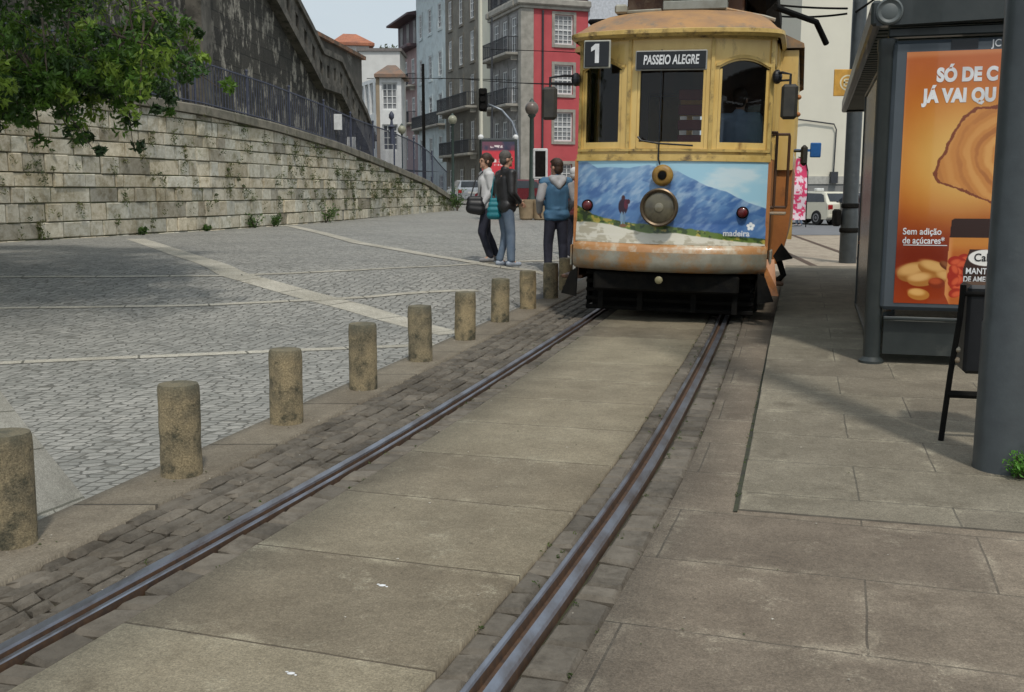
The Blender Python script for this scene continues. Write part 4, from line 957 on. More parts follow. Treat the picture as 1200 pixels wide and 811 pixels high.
text_mesh('lettering', 'madeira', .088, wht_paint, dash, T(.745, fy_(.745) - .045, 1.02) @ Matrix.Rotation(R(16), 4, 'Z') @ FRONT, bold=.002)
for x in (-HW - .005, HW + .005):
    mb = MB(); mb.box(x - .022, x + .022, fy_(HW) - .02, fy_(HW) + .05, ZD0 - .05, ZS); mb.build('corner_post', org, tram)
# bumper: ledge, orange strip, metal apron rounded under
def ring(out, z, hw=HW, n=40, rc=1.0):
    P = []
    for i in range(n + 1):
        a = -1 + 2 * i / n; x = (hw + out * .25) * a
        P.append((x, .30 * (abs(a)) ** 2.3 * 1.0 - out + (.35 * max(0, abs(a) - .93) / .07 * (out + .06)), z))
    return P
def loft(mb, rings, close=False):
    n = len(rings[0]); vs = [p for r_ in rings for p in r_]
    F = [(j * n + i, j * n + i + 1, (j + 1) * n + i + 1, (j + 1) * n + i) for j in range(len(rings) - 1) for i in range(n - 1)]; mb.add(vs, F)
mb = MB(); loft(mb, [ring(.09, .80), ring(.085, .845), ring(.045, .885), ring(.0, .905)]); mb.build('bumper_ledge', mat('worn_orange_ledge', (.50, .27, .12), .35, (.42, .20, .07), 4, coat=.4, dirt=(.55, .48, .36), dscale=3, dlo=.5, dhi=.62), tram, smooth=True)
mb = MB(); loft(mb, [ring(-.12, .575), ring(-.02, .58), ring(.05, .60), ring(.085, .64), ring(.095, .70), ring(.092, .80)]); mb.build('bumper', bump_m, tram, smooth=True)
mb = MB(); mb.ell((0.0, -.10, .615), (.05, .012, .02), 10, 6)
# end returns of the bumper along the sides
mb = MB()
for s_ in (-1, 1):
    x = s_ * (HW + .07); mb.box(min(x, x - s_ * .03), max(x, x - s_ * .03), .32, .62, .60, .84, ch=.012)
mb.build('bumper_return', bump_m, tram)
# headlamp and gong
def disc(name, x, z, prof, m, parent=tram, y=None, n=28, smooth=40):
    mb = MB(); mb.lathe(prof, n); M = T(x, (fy_(x) if y is None else y), z) @ Matrix.Rotation(math.pi / 2, 4, 'X')
    mb.v = [tuple(M @ Vector(p)) for p in mb.v]; return mb.build(name, m, parent, smooth=smooth)
hl = disc('headlamp', -.06, 1.285, [(.10, -.01), (.15, .03), (.19, .09), (.205, .13), (.205, .155), (.19, .165), (.172, .155), (.165, .13)], mat('dark_brass', (.16, .115, .07), .4, (.09, .07, .05), 8, metal=.7))
disc('lens', -.06, 1.285, [(.166, .128), (.15, .138), (.10, .146), (.04, .15), (.005, .151)], mat('lamp_lens', (.13, .115, .07), .25, (.07, .06, .04), 9, coat=.5), hl)
disc('bulb', -.06, 1.285, [(.05, .15), (.045, .158), (.02, .165), (.004, .167)], mat('bulb_glass', (.22, .20, .14), .15, coat=.6), hl)
gg = disc('gong', -.045, 1.625, [(.02, .0), (.03, .05), (.105, .055), (.115, .065), (.105, .085), (.08, .10), (.055, .103), (.035, .09), (.005, .088)], mat('ochre_gong', (.36, .21, .04), .5, (.22, .12, .03), 12))
disc('cap', -.045, 1.625, [(.045, .09), (.045, .112), (.03, .118), (.004, .12)], black, gg)
for x, z in ((-.90, 1.29), (.80, 1.245)):
    tlm = disc('tail_lamp', x, z, [(.064, .0), (.064, .05), (.05, .055)], black)
    disc('lens', x, z, [(.052, .054), (.048, .07), (.03, .082), (.004, .086)], mat('red_lens', (.15, .010, .012), .35, (.08, .008, .01), 12, coat=.4), tlm)
mb = MB(); mb.tube([(-.10, fy_(0) - .05, ZW1 + .1), (-.10, fy_(0) - .035, ZS), (-.08, fy_(0) - .06, 1.74)], .009, 6)
mb.tube([(-.33, -.03, ZW0 + .10), (-.29, -.05, ZW0 + .06), (-.1, -.045, ZW0 + .03), (.26, -.04, ZW0 + .01)], .01, 6); mb.build('wiper', blk_paint, tram)
# route signs
mb = MB(); mb.box(-.93, -.64, -.10, -.07, 2.745, 3.035, ch=.008); rt = mb.build('route_number', mat('pale_sign_rim', (.42, .42, .36), .6), tram)
mb = MB(); mb.box(-.915, -.655, -.112, -.099, 2.76, 3.02, ch=.004); mb.build('plate', blk_paint, rt)
mb = MB(); mb.prism([(x + .058, z - .07) for x, z in ((-.818, 2.868), (-.818, 3.065), (-.862, 3.065), (-.905, 3.028), (-.905, 2.985), (-.862, 3.008), (-.862, 2.868))], -.116, -.1125); mb.build('numeral', wht_paint, rt)
mb = MB(); mb.box(-.375, .375, -.075, -.045, 2.715, 2.92, ch=.008); ds = mb.build('destination_sign', mat('grey_sign_rim', (.36, .36, .34), .6), tram)
mb = MB(); mb.box(-.362, .362, -.086, -.074, 2.728, 2.907, ch=.004); mb.build('plate', blk_paint, ds)
text_mesh('lettering', 'PASSEIO ALEGRE', .132, wht_paint, ds, T(0, -.088, 2.818) @ FRONT, bold=.0035, sx=.58, shear=.12)
# mirrors
mir = mat('mirror_housing', (.03, .028, .024), .5, (.05, .045, .035), 9)
for s_, dx in ((-1, -.30), (1, .17)):
    mb = MB(); X = s_ * HW; xe = X + dx
    mb.tube([(X, .25, 2.70), (X + dx * .5, .16, 2.70), (xe, .14, 2.68), (xe, .13, 2.45)], .014, 6); mb.tube([(X, .25, 2.62), (X + dx * .6, .16, 2.62), (xe, .14, 2.62)], .011, 6); mb.ell((X + s_ * .03, .24, 2.665), (.055, .06, .075), 10, 8)
    arm = mb.build('mirror_arm', blk_paint, tram)
    mb = MB(); mb.box(xe - .085, xe + .085, .10, .17, 2.22, 2.58, ch=.03); mb.build('mirror', mir, arm, smooth=35)
# vestibule sides, doors, body
VY, BY0, BY1, RY = 1.35, 1.42, 6.4, 7.8; BW = 1.28
def side_tumble(z): return 0 if z > 1.2 else -.10 * ((1.2 - z) / .6) ** 1.6
def vsec(y, hw): return hw
for s_ in (-1, 1):
    mb = MB(); Z = [.70, .9, 1.1, 1.3, 1.82]
    vs = [(s_ * (HW + (y - .3) * .05 + side_tumble(z) * .4), y, z) for y in (.31, VY) for z in Z]; mb.add(vs, [(i, 5 + i, 6 + i, i + 1) for i in range(4)])
    mb.build('side_apron', org, tram)
    mb = MB()
    for (y0, y1, z0, z1) in ((.31, .42, 1.82, 3.08), (.78, .86, 1.82, 3.08), (1.25, VY, 1.82, 3.08), (.42, .78, 1.82, 2.0), (.86, 1.25, 1.82, 2.0), (.42, .78, 2.82, 3.08), (.86, 1.25, 2.82, 3.08)):
        xa = s_ * (HW + (y0 - .3) * .05); mb.box(min(xa, xa - s_ * .05), max(xa, xa - s_ * .05), y0 + .001, y1 - .001, z0, z1)
    mb.build('vestibule_side', yel, tram)
    mb = MB(); mb.box(s_ * (HW - .01) - .004, s_ * (HW - .01) + .004, .42, 1.25, 2.0, 2.82); mb.build('side_glass', gl_tram, tram)
    mb = MB()
    if s_ > 0:
     for y in (.42, .78):
        x = s_ * (HW + .06 + (y - .42) * .35); mb = MB(); mb.tube([(s_ * HW, y, 1.3), (x, y, 1.3), (x, y, 1.32), (x, y, 2.08), (x, y, 2.10), (s_ * HW, y, 2.10)], .016, 8); mb.build('grab_rail', dwood, tram)
    if s_ > 0: mb = MB(); x = s_ * (HW + .10); mb.box(x - .10, x + .09, .38, .9, 1.22, 1.25, ch=.008); mb.build('rail_bracket', bump_m, tram)
    mb = MB(); mb.box(s_ * (HW + .08) - .13, s_ * (HW + .08) + .13, .5, 1.3, .44, .48, ch=.01); mb.box(s_ * (HW + .02) - .02, s_ * (HW + .02) + .02, .5, 1.3, .48, .70); mb.build('step', dwood, tram)
    # flared lifeguard side flap
    mb = MB(); mb.add([(s_ * (HW - .02), .34, .74), (s_ * (HW + .10), .36, .74), (s_ * (HW + .14), .20, .45), (s_ * (HW + .17), .16, .36), (s_ * (HW + .06), .18, .36), (s_ * (HW + .02), .26, .5)], [(0, 1, 2, 5), (5, 2, 3, 4)])
    mb.add([(s_ * (HW - .02), .37, .74), (s_ * (HW + .10), .39, .74), (s_ * (HW + .14), .23, .45), (s_ * (HW + .17), .19, .36), (s_ * (HW + .06), .21, .36), (s_ * (HW + .02), .29, .5)], [(5, 2, 1, 0), (4, 3, 2, 5)])
    if s_ > 0: mb.build('fender_flap', org, tram)
    mb = MB(); mb.prism([(s_ * (HW - .06), .6), (s_ * (HW + .02), .55), (s_ * (HW + .12), .30), (s_ * (HW - .05), .27)], .12, .17); mb.build('tray_end', black, tram)
    if s_ > 0:
        mb = MB(); mb.prism([(HW + .08, .76), (HW + .16, .90), (HW + .29, .74), (HW + .12, .70)], .60, .8); mb.tube([(HW + .14, .7, .72), (HW + .2, .7, .55), (HW + .12, .7, .46)], .035, 8); mb.build('coupling', black, tram)
    # main body side
    mb = MB(); Z = [.62, .75, .9, 1.05, 1.2, 1.5, 1.74]
    vs = [(s_ * (BW + side_tumble(z)), y, z) for y in (BY0, BY1) for z in Z]; n = len(Z); mb.add(vs, [(i, n + i, n + i + 1, i + 1) for i in range(n - 1)])
    mb.add([(s_ * .62, BY0, Z[0])] + [(s_ * (BW + side_tumble(z)), BY0, z) for z in Z[:-1]] + [(s_ * BW, BY0, 1.72), (s_ * .62, BY0, 1.72)], [tuple(range(9))])
    mb.build('body_lower', org, tram); mb = MB()
    mb.box(min(s_ * BW, s_ * (BW - .05)), max(s_ * BW, s_ * (BW - .05)), BY0, BY1, 1.745, 1.88)
    mb.box(min(s_ * BW, s_ * (BW - .05)), max(s_ * BW, s_ * (BW - .05)), BY0, BY1, 1.88, 1.95); mb.box(min(s_ * BW, s_ * (BW - .05)), max(s_ * BW, s_ * (BW - .05)), BY0, BY1, 2.78, 3.08)
    k = 7
    for i in range(k + 1):
        y = BY0 + (BY1 - BY0 - .1) * i / k; mb.box(min(s_ * BW, s_ * (BW - .05)), max(s_ * BW, s_ * (BW - .05)), y + .001, y + .099, 1.951, 2.779)
    for yy in (BY0, BY1):
        e = .001 if yy == BY0 else -.05
        for q0, q1 in ((.62, BW - .052),):
            a_, b__ = sorted((s_ * .62, s_ * (BW - .001))); mb.box(a_, b__, yy + (e if yy > BY0 else -.041), yy + (e if yy > BY0 else -.041) + .04, 1.723 if yy == BY0 else .7, 3.08)
    mb.build('body_side', yel, tram)
    for i in range(k):
        y = BY0 + (BY1 - BY0 - .1) * i / k; mb = MB(); xx = s_ * (BW - .03); mb.box(xx - .004, xx + .004, y + .1, y + (BY1 - BY0 - .1) / k, 1.95, 2.78); mb.build('side_window', gl_tram, tram)
    for y, z in ((1.7, 2.58), (1.7, 2.38)):
        mb = MB(); mb.ell((s_ * (BW + .02), y, z), (.035, .035, .03), 8, 6); mb.build('side_lamp', org, tram)
# rear vestibule (plain wrap), floor, interior
mb = MB(); P = [(-BW, BY1), (-HW - .03, RY - .3), (-.6, RY - .05), (0, RY), (.6, RY - .05), (HW + .03, RY - .3), (BW, BY1)]
for (z0, z1) in ((.7, 1.95), (2.78, 3.08)): mb.add([(x, y, z) for x, y in P for z in (z0, z1)], [(2 * i, 2 * i + 1, 2 * i + 3, 2 * i + 2) for i in range(6)])
for (x, y) in P[1:-1]: mb.box(x - .05, x + .05, y - .06, y - .002, 1.951, 2.779)
mb.build('rear_wall', yel, tram)
mb = MB(); mb.box(-1.0, 1.0, .32, 7.3, .82, .88); mb.box(-BW + .06, BW - .06, BY0 + .06, BY1 - .06, .881, .90); mb.build('floor', dwood, tram)
mb = MB(); mb.box(-1.0, 1.0, .34, VY, 3.0, 3.03); mb.box(-BW + .06, BW - .06, VY + .1, BY1, 3.0, 3.03); mb.build('ceiling', dwood, tram)
mb = MB(); mb.box(-1.0, -.42, 1.28, 1.33, .9, 2.98); mb.box(.42, 1.0, 1.28, 1.33, .9, 2.98); mb.box(-.42, .42, 1.28, 1.33, 2.6, 2.98); mb.build('bulkhead', dwood, tram)
for i in range(6):
    y = 2.0 + i * .7
    for s_ in (-1, 1):
        mb = MB(); mb.box(s_ * .75 - .36, s_ * .75 + .36, y, y + .42, 1.25, 1.33, ch=.02); mb.box(s_ * .75 - .36, s_ * .75 + .36, y + .36, y + .43, 1.33, 1.85, ch=.03); mb.build('bench', seatr, tram)
mb = MB()
for i in range(4): mb.box(-.02, .32, .9, .93, 1.98 + i * .17, 2.10 + i * .17, ch=.02)
mb.build('red_slats', seatr, tram)  # four red slats stacked behind the middle windscreen
mb = MB(); mb.lathe([(.13, .9), (.13, 1.75), (.16, 1.77), (.16, 1.86), (.03, 1.88), (.03, 1.98)], 16, T(.1, .55, 0)); mb.tube([(-.05, .45, 1.97), (.28, .62, 1.97)], .02, 6); mb.build('controller', brass, tram)
# roof: hood of the front, main roof, clerestory
def roofring(hw, y0, y1, z, n=28, dz=0.0):
    P = []
    for i in range(n + 1):
        a = math.pi * (i / n); x = -hw * math.cos(a); P.append((x, y0 + (.42) * (1 - math.sin(a) ** .75), z - dz * (abs(x) / hw) ** 2))
    return [(-hw - .0, y1, z - dz)] + P + [(hw, y1, z - dz)]
mb = MB(); loft(mb, [roofring(HW + .05, -.10, VY, 3.06), roofring(HW + .09, -.14, VY, 3.09), roofring(HW + .09, -.14, VY, 3.13), roofring(HW + .02, -.08, VY, 3.155, dz=.01)])
mb.build('roof_edge', yel2, tram, smooth=50)
mb = MB(); loft(mb, [roofring(HW + .085, -.13, VY, 3.131), roofring(1.06, -.04, VY, 3.20, dz=.02), roofring(.98, .16, VY, 3.31, dz=.03), roofring(.88, .40, VY, 3.40, dz=.03), roofring(.5, .9, VY, 3.42, dz=.03)])
mb.build('front_hood', rust_roof, tram, smooth=True)
mb = MB(); n = 20; ys = [VY - .08, BY1, RY + .05]
prof = [(-BW - .06, 3.10), (-BW - .05, 3.15), (-1.1, 3.26), (-.85, 3.36), (-.6, 3.42), (.6, 3.42), (.85, 3.36), (1.1, 3.26), (BW + .05, 3.15), (BW + .06, 3.10)]
vs = []
for y, k in ((VY - .02, 1), (BY1, 1), (RY - .3, .85), (RY + .08, .5)): vs += [(x * k, y, 3.10 + (z - 3.10) * (1 if k > .9 else .75)) for x, z in prof]
n = len(prof); mb.add(vs, [(j * n + i, j * n + i + 1, (j + 1) * n + i + 1, (j + 1) * n + i) for j in range(3) for i in range(n - 1)] + [tuple(range(n))[::-1]])
mb.build('main_roof', rust_roof, tram, smooth=30)
mb = MB(); mb.box(-.66, .66, 1.0, 6.6, 3.40, 3.82, ch=.02); cl = mb.build('clerestory', mat('brown_clerestory', (.13, .06, .03), .6, (.08, .04, .025), 5, dirt=(.2, .13, .08), dscale=4), tram)
mb = MB(); mb.box(-.76, .76, .80, 6.8, 3.821, 3.87, ch=.02); mb.prism([(-.74, 3.872), (.74, 3.872), (.5, 3.95), (-.5, 3.95)], .85, 6.75); mb.build('clerestory_roof', rust_roof, tram)
mb = MB()
for i in range(7):
    for s_ in (-1, 1): mb.box(s_ * .664 - .004, s_ * .664 + .004, 1.3 + i * .74, 1.85 + i * .74, 3.5, 3.72)
mb.build('clerestory_window', M_glass, cl)
gm_ = mat('grey_roof_box', (.27, .28, .25), .6, (.2, .2, .17), 6)
mb = MB(); x0, x1, z0, z1 = -.20, .50, 3.44, 3.80
mb.box(x0, x1, .62, .80, z0 + .0, z0 + .10, ch=.01); mb.box(x0, x1, .62, .80, z1 - .06, z1, ch=.01); mb.box(x0, x0 + .09, .62, .80, z0 + .102, z1 - .062, ch=.01); mb.box(x1 - .09, x1, .62, .80, z0 + .102, z1 - .062, ch=.01)
mb.build('roof_box_frame', gm_, tram)
mb = MB(); mb.box(x0 + .09, x1 - .09, .78, .98, z0 + .1, z1 - .06); mb.build('roof_box_grille', black, tram)
mb = MB(); mb.box(-.72, -.58, .5, .62, 3.40, 3.50, ch=.02); mb.tube([(-.72, .7, 3.37), (-.65, .56, 3.42), (-.2, .5, 3.42)], .02, 6); mb.build('roof_lamp', bump_m, tram)
mb = MB(); mb.tube([(.5, .5, 3.41), (.9, .62, 3.34), (1.02, .6, 3.3)], .02, 6); mb.build('roof_fitting', bump_m, tram)
mb = MB(); mb.box(.70, 1.02, .9, 3.5, 3.46, 3.86, ch=.12); mb.tube([(1.0, 1.0, 3.5), (1.45, 1.6, 3.42), (1.58, 1.8, 3.2)], .035, 8); mb.build('cable_gear', black, tram, smooth=40)
mb = MB(); mb.box(-1.08, -.86, .8, 3, 3.34, 3.40, ch=.02); mb.tube([(0, 4.2, 3.95), (0.1, 4.2, 4.3), (.1, 9.0, 6.0)], .03, 8); mb.build('trolley_pole', black, tram)
# underframe
mb = MB(); mb.box(-.95, .95, .25, 7.2, .62, .82); mb.box(-.80, .80, .10, .16, .36, .56, ch=.02); mb.box(-.9, -.84, 1.9, 6.0, .3, .62); mb.box(.84, .9, 1.9, 6.0, .3, .62)
for x in (-.75, -.3, .3, .75): mb.box(x - .03, x + .03, .3, .34, .12, .6)
for i in range(5): mb.box(-.95, .95, .45, .49, .10 + i * .1, .15 + i * .1, ch=.01)
mb.box(-.5, .5, 1.2, 5.6, .28, .6); mb.box(-.9, .9, .6, .64, .10, .62); mb.box(-.98, -.95, .65, 6.6, .13, .62); mb.box(.95, .98, .65, 6.6, .13, .62); mb.build('underframe', black, tram)  # low end and side plates added to keep the space beneath dark
for y in (2.4, 4.7):
    for s_ in (-1, 1):
        mb = MB(); mb.lathe([(.02, -.06), (.36, -.06), (.40, -.05), (.40, .03), (.42, .04), (.42, .06), (.02, .06)], 28, T(s_ * .76, y, .425) @ Matrix.Rotation(s_ * -math.pi / 2, 4, 'Y')); mb.build('wheel', mat('wheel_iron', (.06, .05, .045), .5, metal=.6) if 'wheel_iron' not in MATS else MATS['wheel_iron'], tram, smooth=40)
disc('buffer_lamp', -.05, .50, [(.04, .0), (.042, .03), (.03, .04), (.004, .045)], mat('pale_brass', (.28, .25, .14), .5), y=.0)
mb = MB(); mb.box(1.36, 1.44, 1.55, 1.75, 1.78, 2.02, ch=.03); mb.tube([(BW, 1.6, 1.95), (1.38, 1.62, 1.95)], .015, 6); mb.build('door_mirror', mir, tram, smooth=35)
mb = MB(); mb.box(1.47, 1.60, 2.3, 2.34, 1.9, 2.08, ch=.01); mb.box(BW, 1.47, 2.31, 2.33, 1.97, 2.0); mb.build('blue_side_plate', mat('blue_plate', (.03, .18, .55), .4), tram)

# ------------------------------------------------------------------ shelter
SY = -R(16.3)
sh = empty('tram_shelter', (2.92, 8.22, 0.10), SY, 'dark green metal tram stop shelter with ribbed roof and round posts', 'shelter')
SH = mat('shelter_green', (0.018, .024, .024), .42, (.028, .034, .033), 5, coat=.2, dirt=(.055, .06, .055), dscale=3, dlo=.6, dhi=.75)
SHd = mat('ribbed_roof_green', (.03, .055, .045), .55, (.02, .04, .033), 6)
def lbox(name, m, *b_, parent=sh, ch=.0): mb = MB(); mb.box(*b_, ch=ch); return mb.build(name, m, parent)
SL = 8.6
for (x, y) in ((0, 0), (1.62, 0), (1.62, 4.1), (1.62, SL)):
    mb = MB(); mb.lathe([(.10, -.10), (.10, .0), (.067, .03), (.067, 2.42), (.075, 2.44), (.075, 2.52), (.02, 2.53)], 20); mb.v = [(p[0] + x, p[1] + y, p[2]) for p in mb.v]; mb.build('post', SH, sh, smooth=40)
# roof
mb = MB(); mb.prism([(-.10, 2.60), (1.9, 2.64), (1.9, 2.80), (1.2, 2.84), (.4, 2.84), (-.08, 2.78)], -.18, -.06); mb.build('end_fascia', SH, sh); mb = MB(); mb.prism([(-.10, 2.60), (1.9, 2.64), (1.9, 2.80), (1.2, 2.84), (.4, 2.84), (-.08, 2.78)], SL + .06, SL + .18); mb.build('end_fascia', SH, sh)
mb = MB(); n = 46
for i in range(n):
    y0 = -.058 + (SL + .116) * i / n; y1 = -.058 + (SL + .116) * (i + .62) / n
    mb.box(-.06, 1.88, y0, y1, 2.63, 2.68); 
mb.box(-.06, 1.88, -.058, SL + .058, 2.682, 2.74); mb.build('ribbed_roof', SHd, sh)
mb = MB(); mb.box(-.14, -.062, -.181, SL + .18, 2.60, 2.79, ch=.02); mb.box(1.885, 1.95, -.18, SL + .18, 2.58, 2.74, ch=.02); mb.build('gutter', SH, sh)
mb = MB(); M = T(-.01, -.18, 2.70) @ Matrix.Rotation(math.pi / 2, 4, 'X'); mb.lathe([(.098, -.02), (.098, .03), (.085, .04), (.078, .03), (.06, .025), (.05, .03), (.005, .032)], 24, M); mb.build('end_boss', mat('boss_grey', (.10, .115, .115), .5), sh, smooth=40)
mb = MB(); mb.box(.0, 1.7, -.05, .05, 2.53, 2.60, ch=.01); mb.build('end_beam', SH, sh)
gl_s = glass_mat('shelter_glass', (.80, .88, .86), rough=.22)
lbox('side_glass', gl_s, -.006, .006, .12, 3.2, .12, 2.35)
mb = MB()
for z in (.10, 2.36): mb.box(-.02, .02, .08, 3.25, z, z + .03)
mb.box(-.02, .02, 3.2, 3.24, .13, 2.36); mb.build('glass_frame', SH, sh)
lbox('back_wall', SH, 1.60, 1.66, .1, SL, .1, 1.1); lbox('back_glass', gl_s, 1.62, 1.63, .1, SL, 1.12, 2.4)
mb = MB(); mb.box(1.15, 1.55, .8, 3.6, .50, .55, ch=.01)
for y in (1.0, 3.3): mb.box(1.3, 1.4, y, y + .06, .0, .5)
mb.build('bench', SH, sh)
# advert panel in the near end
ap = lbox('advert_case', mat('case_grey', (.055, .068, .08), .35, (.07, .085, .10), 3, coat=.4), .04, 1.52, -.08, .08, .42, 2.50, ch=.03)
lbox('case_foot', SH, .08, 1.58, -.03, .03, .06, .33)
mb = MB(); mb.box(.07, 1.6, -.09, -.05, .34, .37, ch=.008); mb.build('cross_bar', SH, sh)
adm2 = vcol_mat('printed_poster', .22, None, 0, coat=.5)
PW, PH, PX, PZ0 = 1.22, 1.93, .14, 2.41
def poster(u, v):
    X, Y = u * PW * 148, v * 1.86 * 148       # design units
    rgb = np.zeros(u.shape + (3,)) + np.array([196, 112, 58.])
    rgb = blend(rgb, (205, 125, 40), smooth(0, 60, Y)); rgb = blend(rgb, (150, 62, 18), smooth(140, 215, Y)); rgb = blend(rgb, (118, 34, 12), smooth(190, 225, Y) * .7); rgb = blend(rgb, (170, 72, 28), smooth(215, 290, Y))
    d = np.sqrt(((X - 70) / 85) ** 2 + ((Y - 115) / 75) ** 2); rgb = blend(rgb, (238, 205, 120), smooth(1.25, .2, d) * .95)
    rgb = rgb + 14 * (fbm(X / 30, Y / 30, 71)[..., None] - .5)
    rgb = blend(rgb, (225, 165, 120), smooth(9, 3, Y + X * .02) * .6)
    toast = [(64, 70), (76, 61), (124, 56), (172, 70), (182, 136), (158, 192), (116, 172), (56, 146), (39, 140), (34, 129), (46, 102), (54, 84)]
    nx_, ny_ = (fbm(X / 9, Y / 9, 80) - .5) * 7, (fbm(X / 9, Y / 9, 90) - .5) * 7
    m = inpoly(X + nx_, Y + ny_, toast).astype(float); rgb = blend(rgb, (132, 66, 24), m)
    cx, cy = 112, 122; m2 = inpoly(cx + (X + nx_ - cx) * 1.06, cy + (Y + ny_ - cy) * 1.065, toast).astype(float); rgb = blend(rgb, (212, 150, 74), m2)
    ang = np.arctan2(Y - 118, X - 125); rad = np.hypot(X - 125, (Y - 118) * 1.15); sp = np.sin(rad / 3.6 - ang * 1.0 + 5 * fbm(X / 34, Y / 34, 95)) * (.5 + fbm(X / 14 + 3, Y / 22, 97)); fade = smooth(75, 30, rad)
    rgb = blend(rgb, (236, 188, 112), m2 * smooth(.1, .9, sp) * (.35 + .5 * fade)); rgb = blend(rgb, (170, 106, 44), m2 * smooth(.55, .98, -sp) * (.3 + .4 * fade))
    def bl(cx, cy, a, b_, rot, c, c2):
        nonlocal rgb
        co_, si_ = math.cos(rot), math.sin(rot); x = (X - cx) * co_ + (Y - cy) * si_; y = -(X - cx) * si_ + (Y - cy) * co_
        dd = (x / a) ** 2 + (y / b_) ** 2; rgb = blend(rgb, c, smooth(1.1, .9, dd)); rgb = blend(rgb, c2, smooth(1.0, .1, ((x + a * .2) / a) ** 2 + ((y + b_ * .35) / (b_ * .8)) ** 2))
    # jar and nuts
    bl(22, 240, 20, 11, -.2, (168, 118, 58), (228, 190, 128)); bl(44, 237, 20, 9, .3, (176, 124, 62), (232, 196, 132)); bl(30, 248, 16, 8, -.1, (186, 134, 70), (236, 200, 140)); bl(56, 246, 12, 8, .25, (180, 128, 64), (230, 192, 130)); bl(46, 252, 9, 6, .05, (140, 58, 30), (190, 92, 56)); bl(27, 265, 12, 6.5, .1, (196, 140, 66), (240, 200, 130)); bl(56, 233, 9, 4, .5, (110, 60, 34), (150, 96, 60))
    jar = inpoly(X, Y, [(57, 201), (150, 201), (152, 262), (146, 276), (61, 276), (55, 264)]).astype(float); rgb = blend(rgb, (196, 110, 44), jar); rgb = blend(rgb, (214, 150, 70), jar * smooth(222, 206, Y)); rgb = blend(rgb, (225, 160, 100), jar * smooth(63, 57, X))
    lid = inpoly(X, Y, [(58, 182), (61, 180), (146, 180), (150, 183), (150, 201), (57, 201)]).astype(float); rgb = blend(rgb, (52, 30, 24), lid)
    g_ = np.random.default_rng(4)
    for k in range(16): bl(61 + g_.random() * 14, 216 + g_.random() * 48, 7, 5, g_.random() * 3, (176, 48, 28), (226, 104, 66))
    lab = inpoly(X, Y, [(79, 214), (148, 214), (148, 262), (75, 262), (73, 236)]).astype(float); rgb = blend(rgb, (58, 40, 34), lab)
    rgb = rgb * np.array([.93, .86, .78])
    dd = ((X - 97) / 19) ** 2 + ((Y - 223) / 9) ** 2; rgb = blend(rgb, (236, 234, 228), smooth(1.08, .92, dd))
    return rgb
po = paint('poster', 330, 500, poster, lambda u, v: (PX + PW * u, -.084, PZ0 - PH * v), adm2, ap)
def ptext(s, X, Y, size, m=wht_paint, bold=.004, sx=.8, align='LEFT', dy=-.086, shear=0): return text_mesh('lettering', s, size, m, ap, T(PX + X / 148, dy, PZ0 - Y / 148 * PH / 1.86) @ FRONT, bold=bold, sx=sx, align=align, extrude=.0008, shear=shear)
ptext('SÓ DE C', 33, 26, .135, bold=.008, sx=.80); ptext('JÁ VAI QU', 20, 48, .135, bold=.008, sx=.80)
ptext('Sem adição', 6, 195, .072, bold=.0012, sx=.86); ptext('de açúcares*', 6, 205, .072, bold=.0012, sx=.82)
lbox('lettering', wht_paint, PX + .05, PX + .37, -.0865, -.0845, PZ0 - 1.475, PZ0 - 1.469, parent=ap)
ptext('MANTEIGA', 76, 238, .066, bold=.0012, sx=.82); ptext('DE AMENDOIM', 74, 247, .060, bold=.0012, sx=.76); ptext('Cremosa', 80, 256, .058, bold=.001)
ptext('Calvé', 97, 223, .085, m=blk_paint, bold=.0012, sx=.9, align='CENTER')
ptext('JCDecaux', 88, -6, .075, bold=.001, sx=.9)
lbox('case_stripe', blk_paint, PX + .31, PX + .50, -.0845, -.0815, 2.42, 2.49, parent=ap)
# glossy cover pane would hide nothing: the case front is the poster itself
# ------------------------------------------------------------------ poles
polem = mat('grey_pole_paint', (0.045, .054, .057), .45, (.034, .04, .043), 7, bump=.15, bscale=30, dirt=(.09, .10, .10), dscale=3, dlo=.6, dhi=.75, coat=.15)
mb = MB(); mb.lathe([(.150, -.05), (.150, .02), (.147, .03), (.147, .78), (.142, .795), (.141, 3.0), (.13, 6.0), (.11, 9.0)], 36)
o = mb.build('tram_pole', polem, smooth=40); o.location = (2.575, 5.22, .0); tag(o, 'thick dark grey steel pole close on the right edge, beside the small green plant', 'pole')
mb = MB(); mb.box(-.012, .012, -.1435, -.1405, -.003, .003, T(0, 0, 1.62) @ Matrix.Rotation(.7, 4, 'Y')); mb.build('scratch', wht_paint, o)
mb = MB(); mb.lathe([(.175, -.05), (.175, .95), (.17, 1.0), (.165, 1.05), (.155, 1.1), (.155, 3.2), (.145, 3.25), (.13, 9.5)], 28)
o = mb.build('utility_pole', polem, smooth=40); px_, py_ = 6.97, 21.3; o.location = (px_, py_, 0); tag(o, 'tall dark grey pole in front of the cream building carrying the orange stop sign', 'pole')
mb = MB(); mb.lathe([(.18, .62), (.195, .64), (.195, .70), (.18, .72)], 24); mb.lathe([(.16, 1.12), (.178, 1.14), (.178, 1.2), (.16, 1.22)], 24); c_ = mb.build('band', black, o, smooth=40)
mb = MB(); mb.box(-.34, -.2, -.12, .12, .75, 1.1, ch=.04); mb.build('junction_box', black, o, smooth=40)
orange_sign = mat('orange_sign', (.62, .33, .05), .5)
mb = MB(); mb.box(-.22, .22, -.015, .015, -.26, .26, ch=.01); o = mb.build('stop_sign', orange_sign); o.location = at(990, 97, 20.95); tag(o, 'small square orange tram stop sign with pale round emblem on the far grey pole', 'sign')
mb = MB(); M = T(.05, -.017, 0) @ Matrix.Rotation(math.pi / 2, 4, 'X')
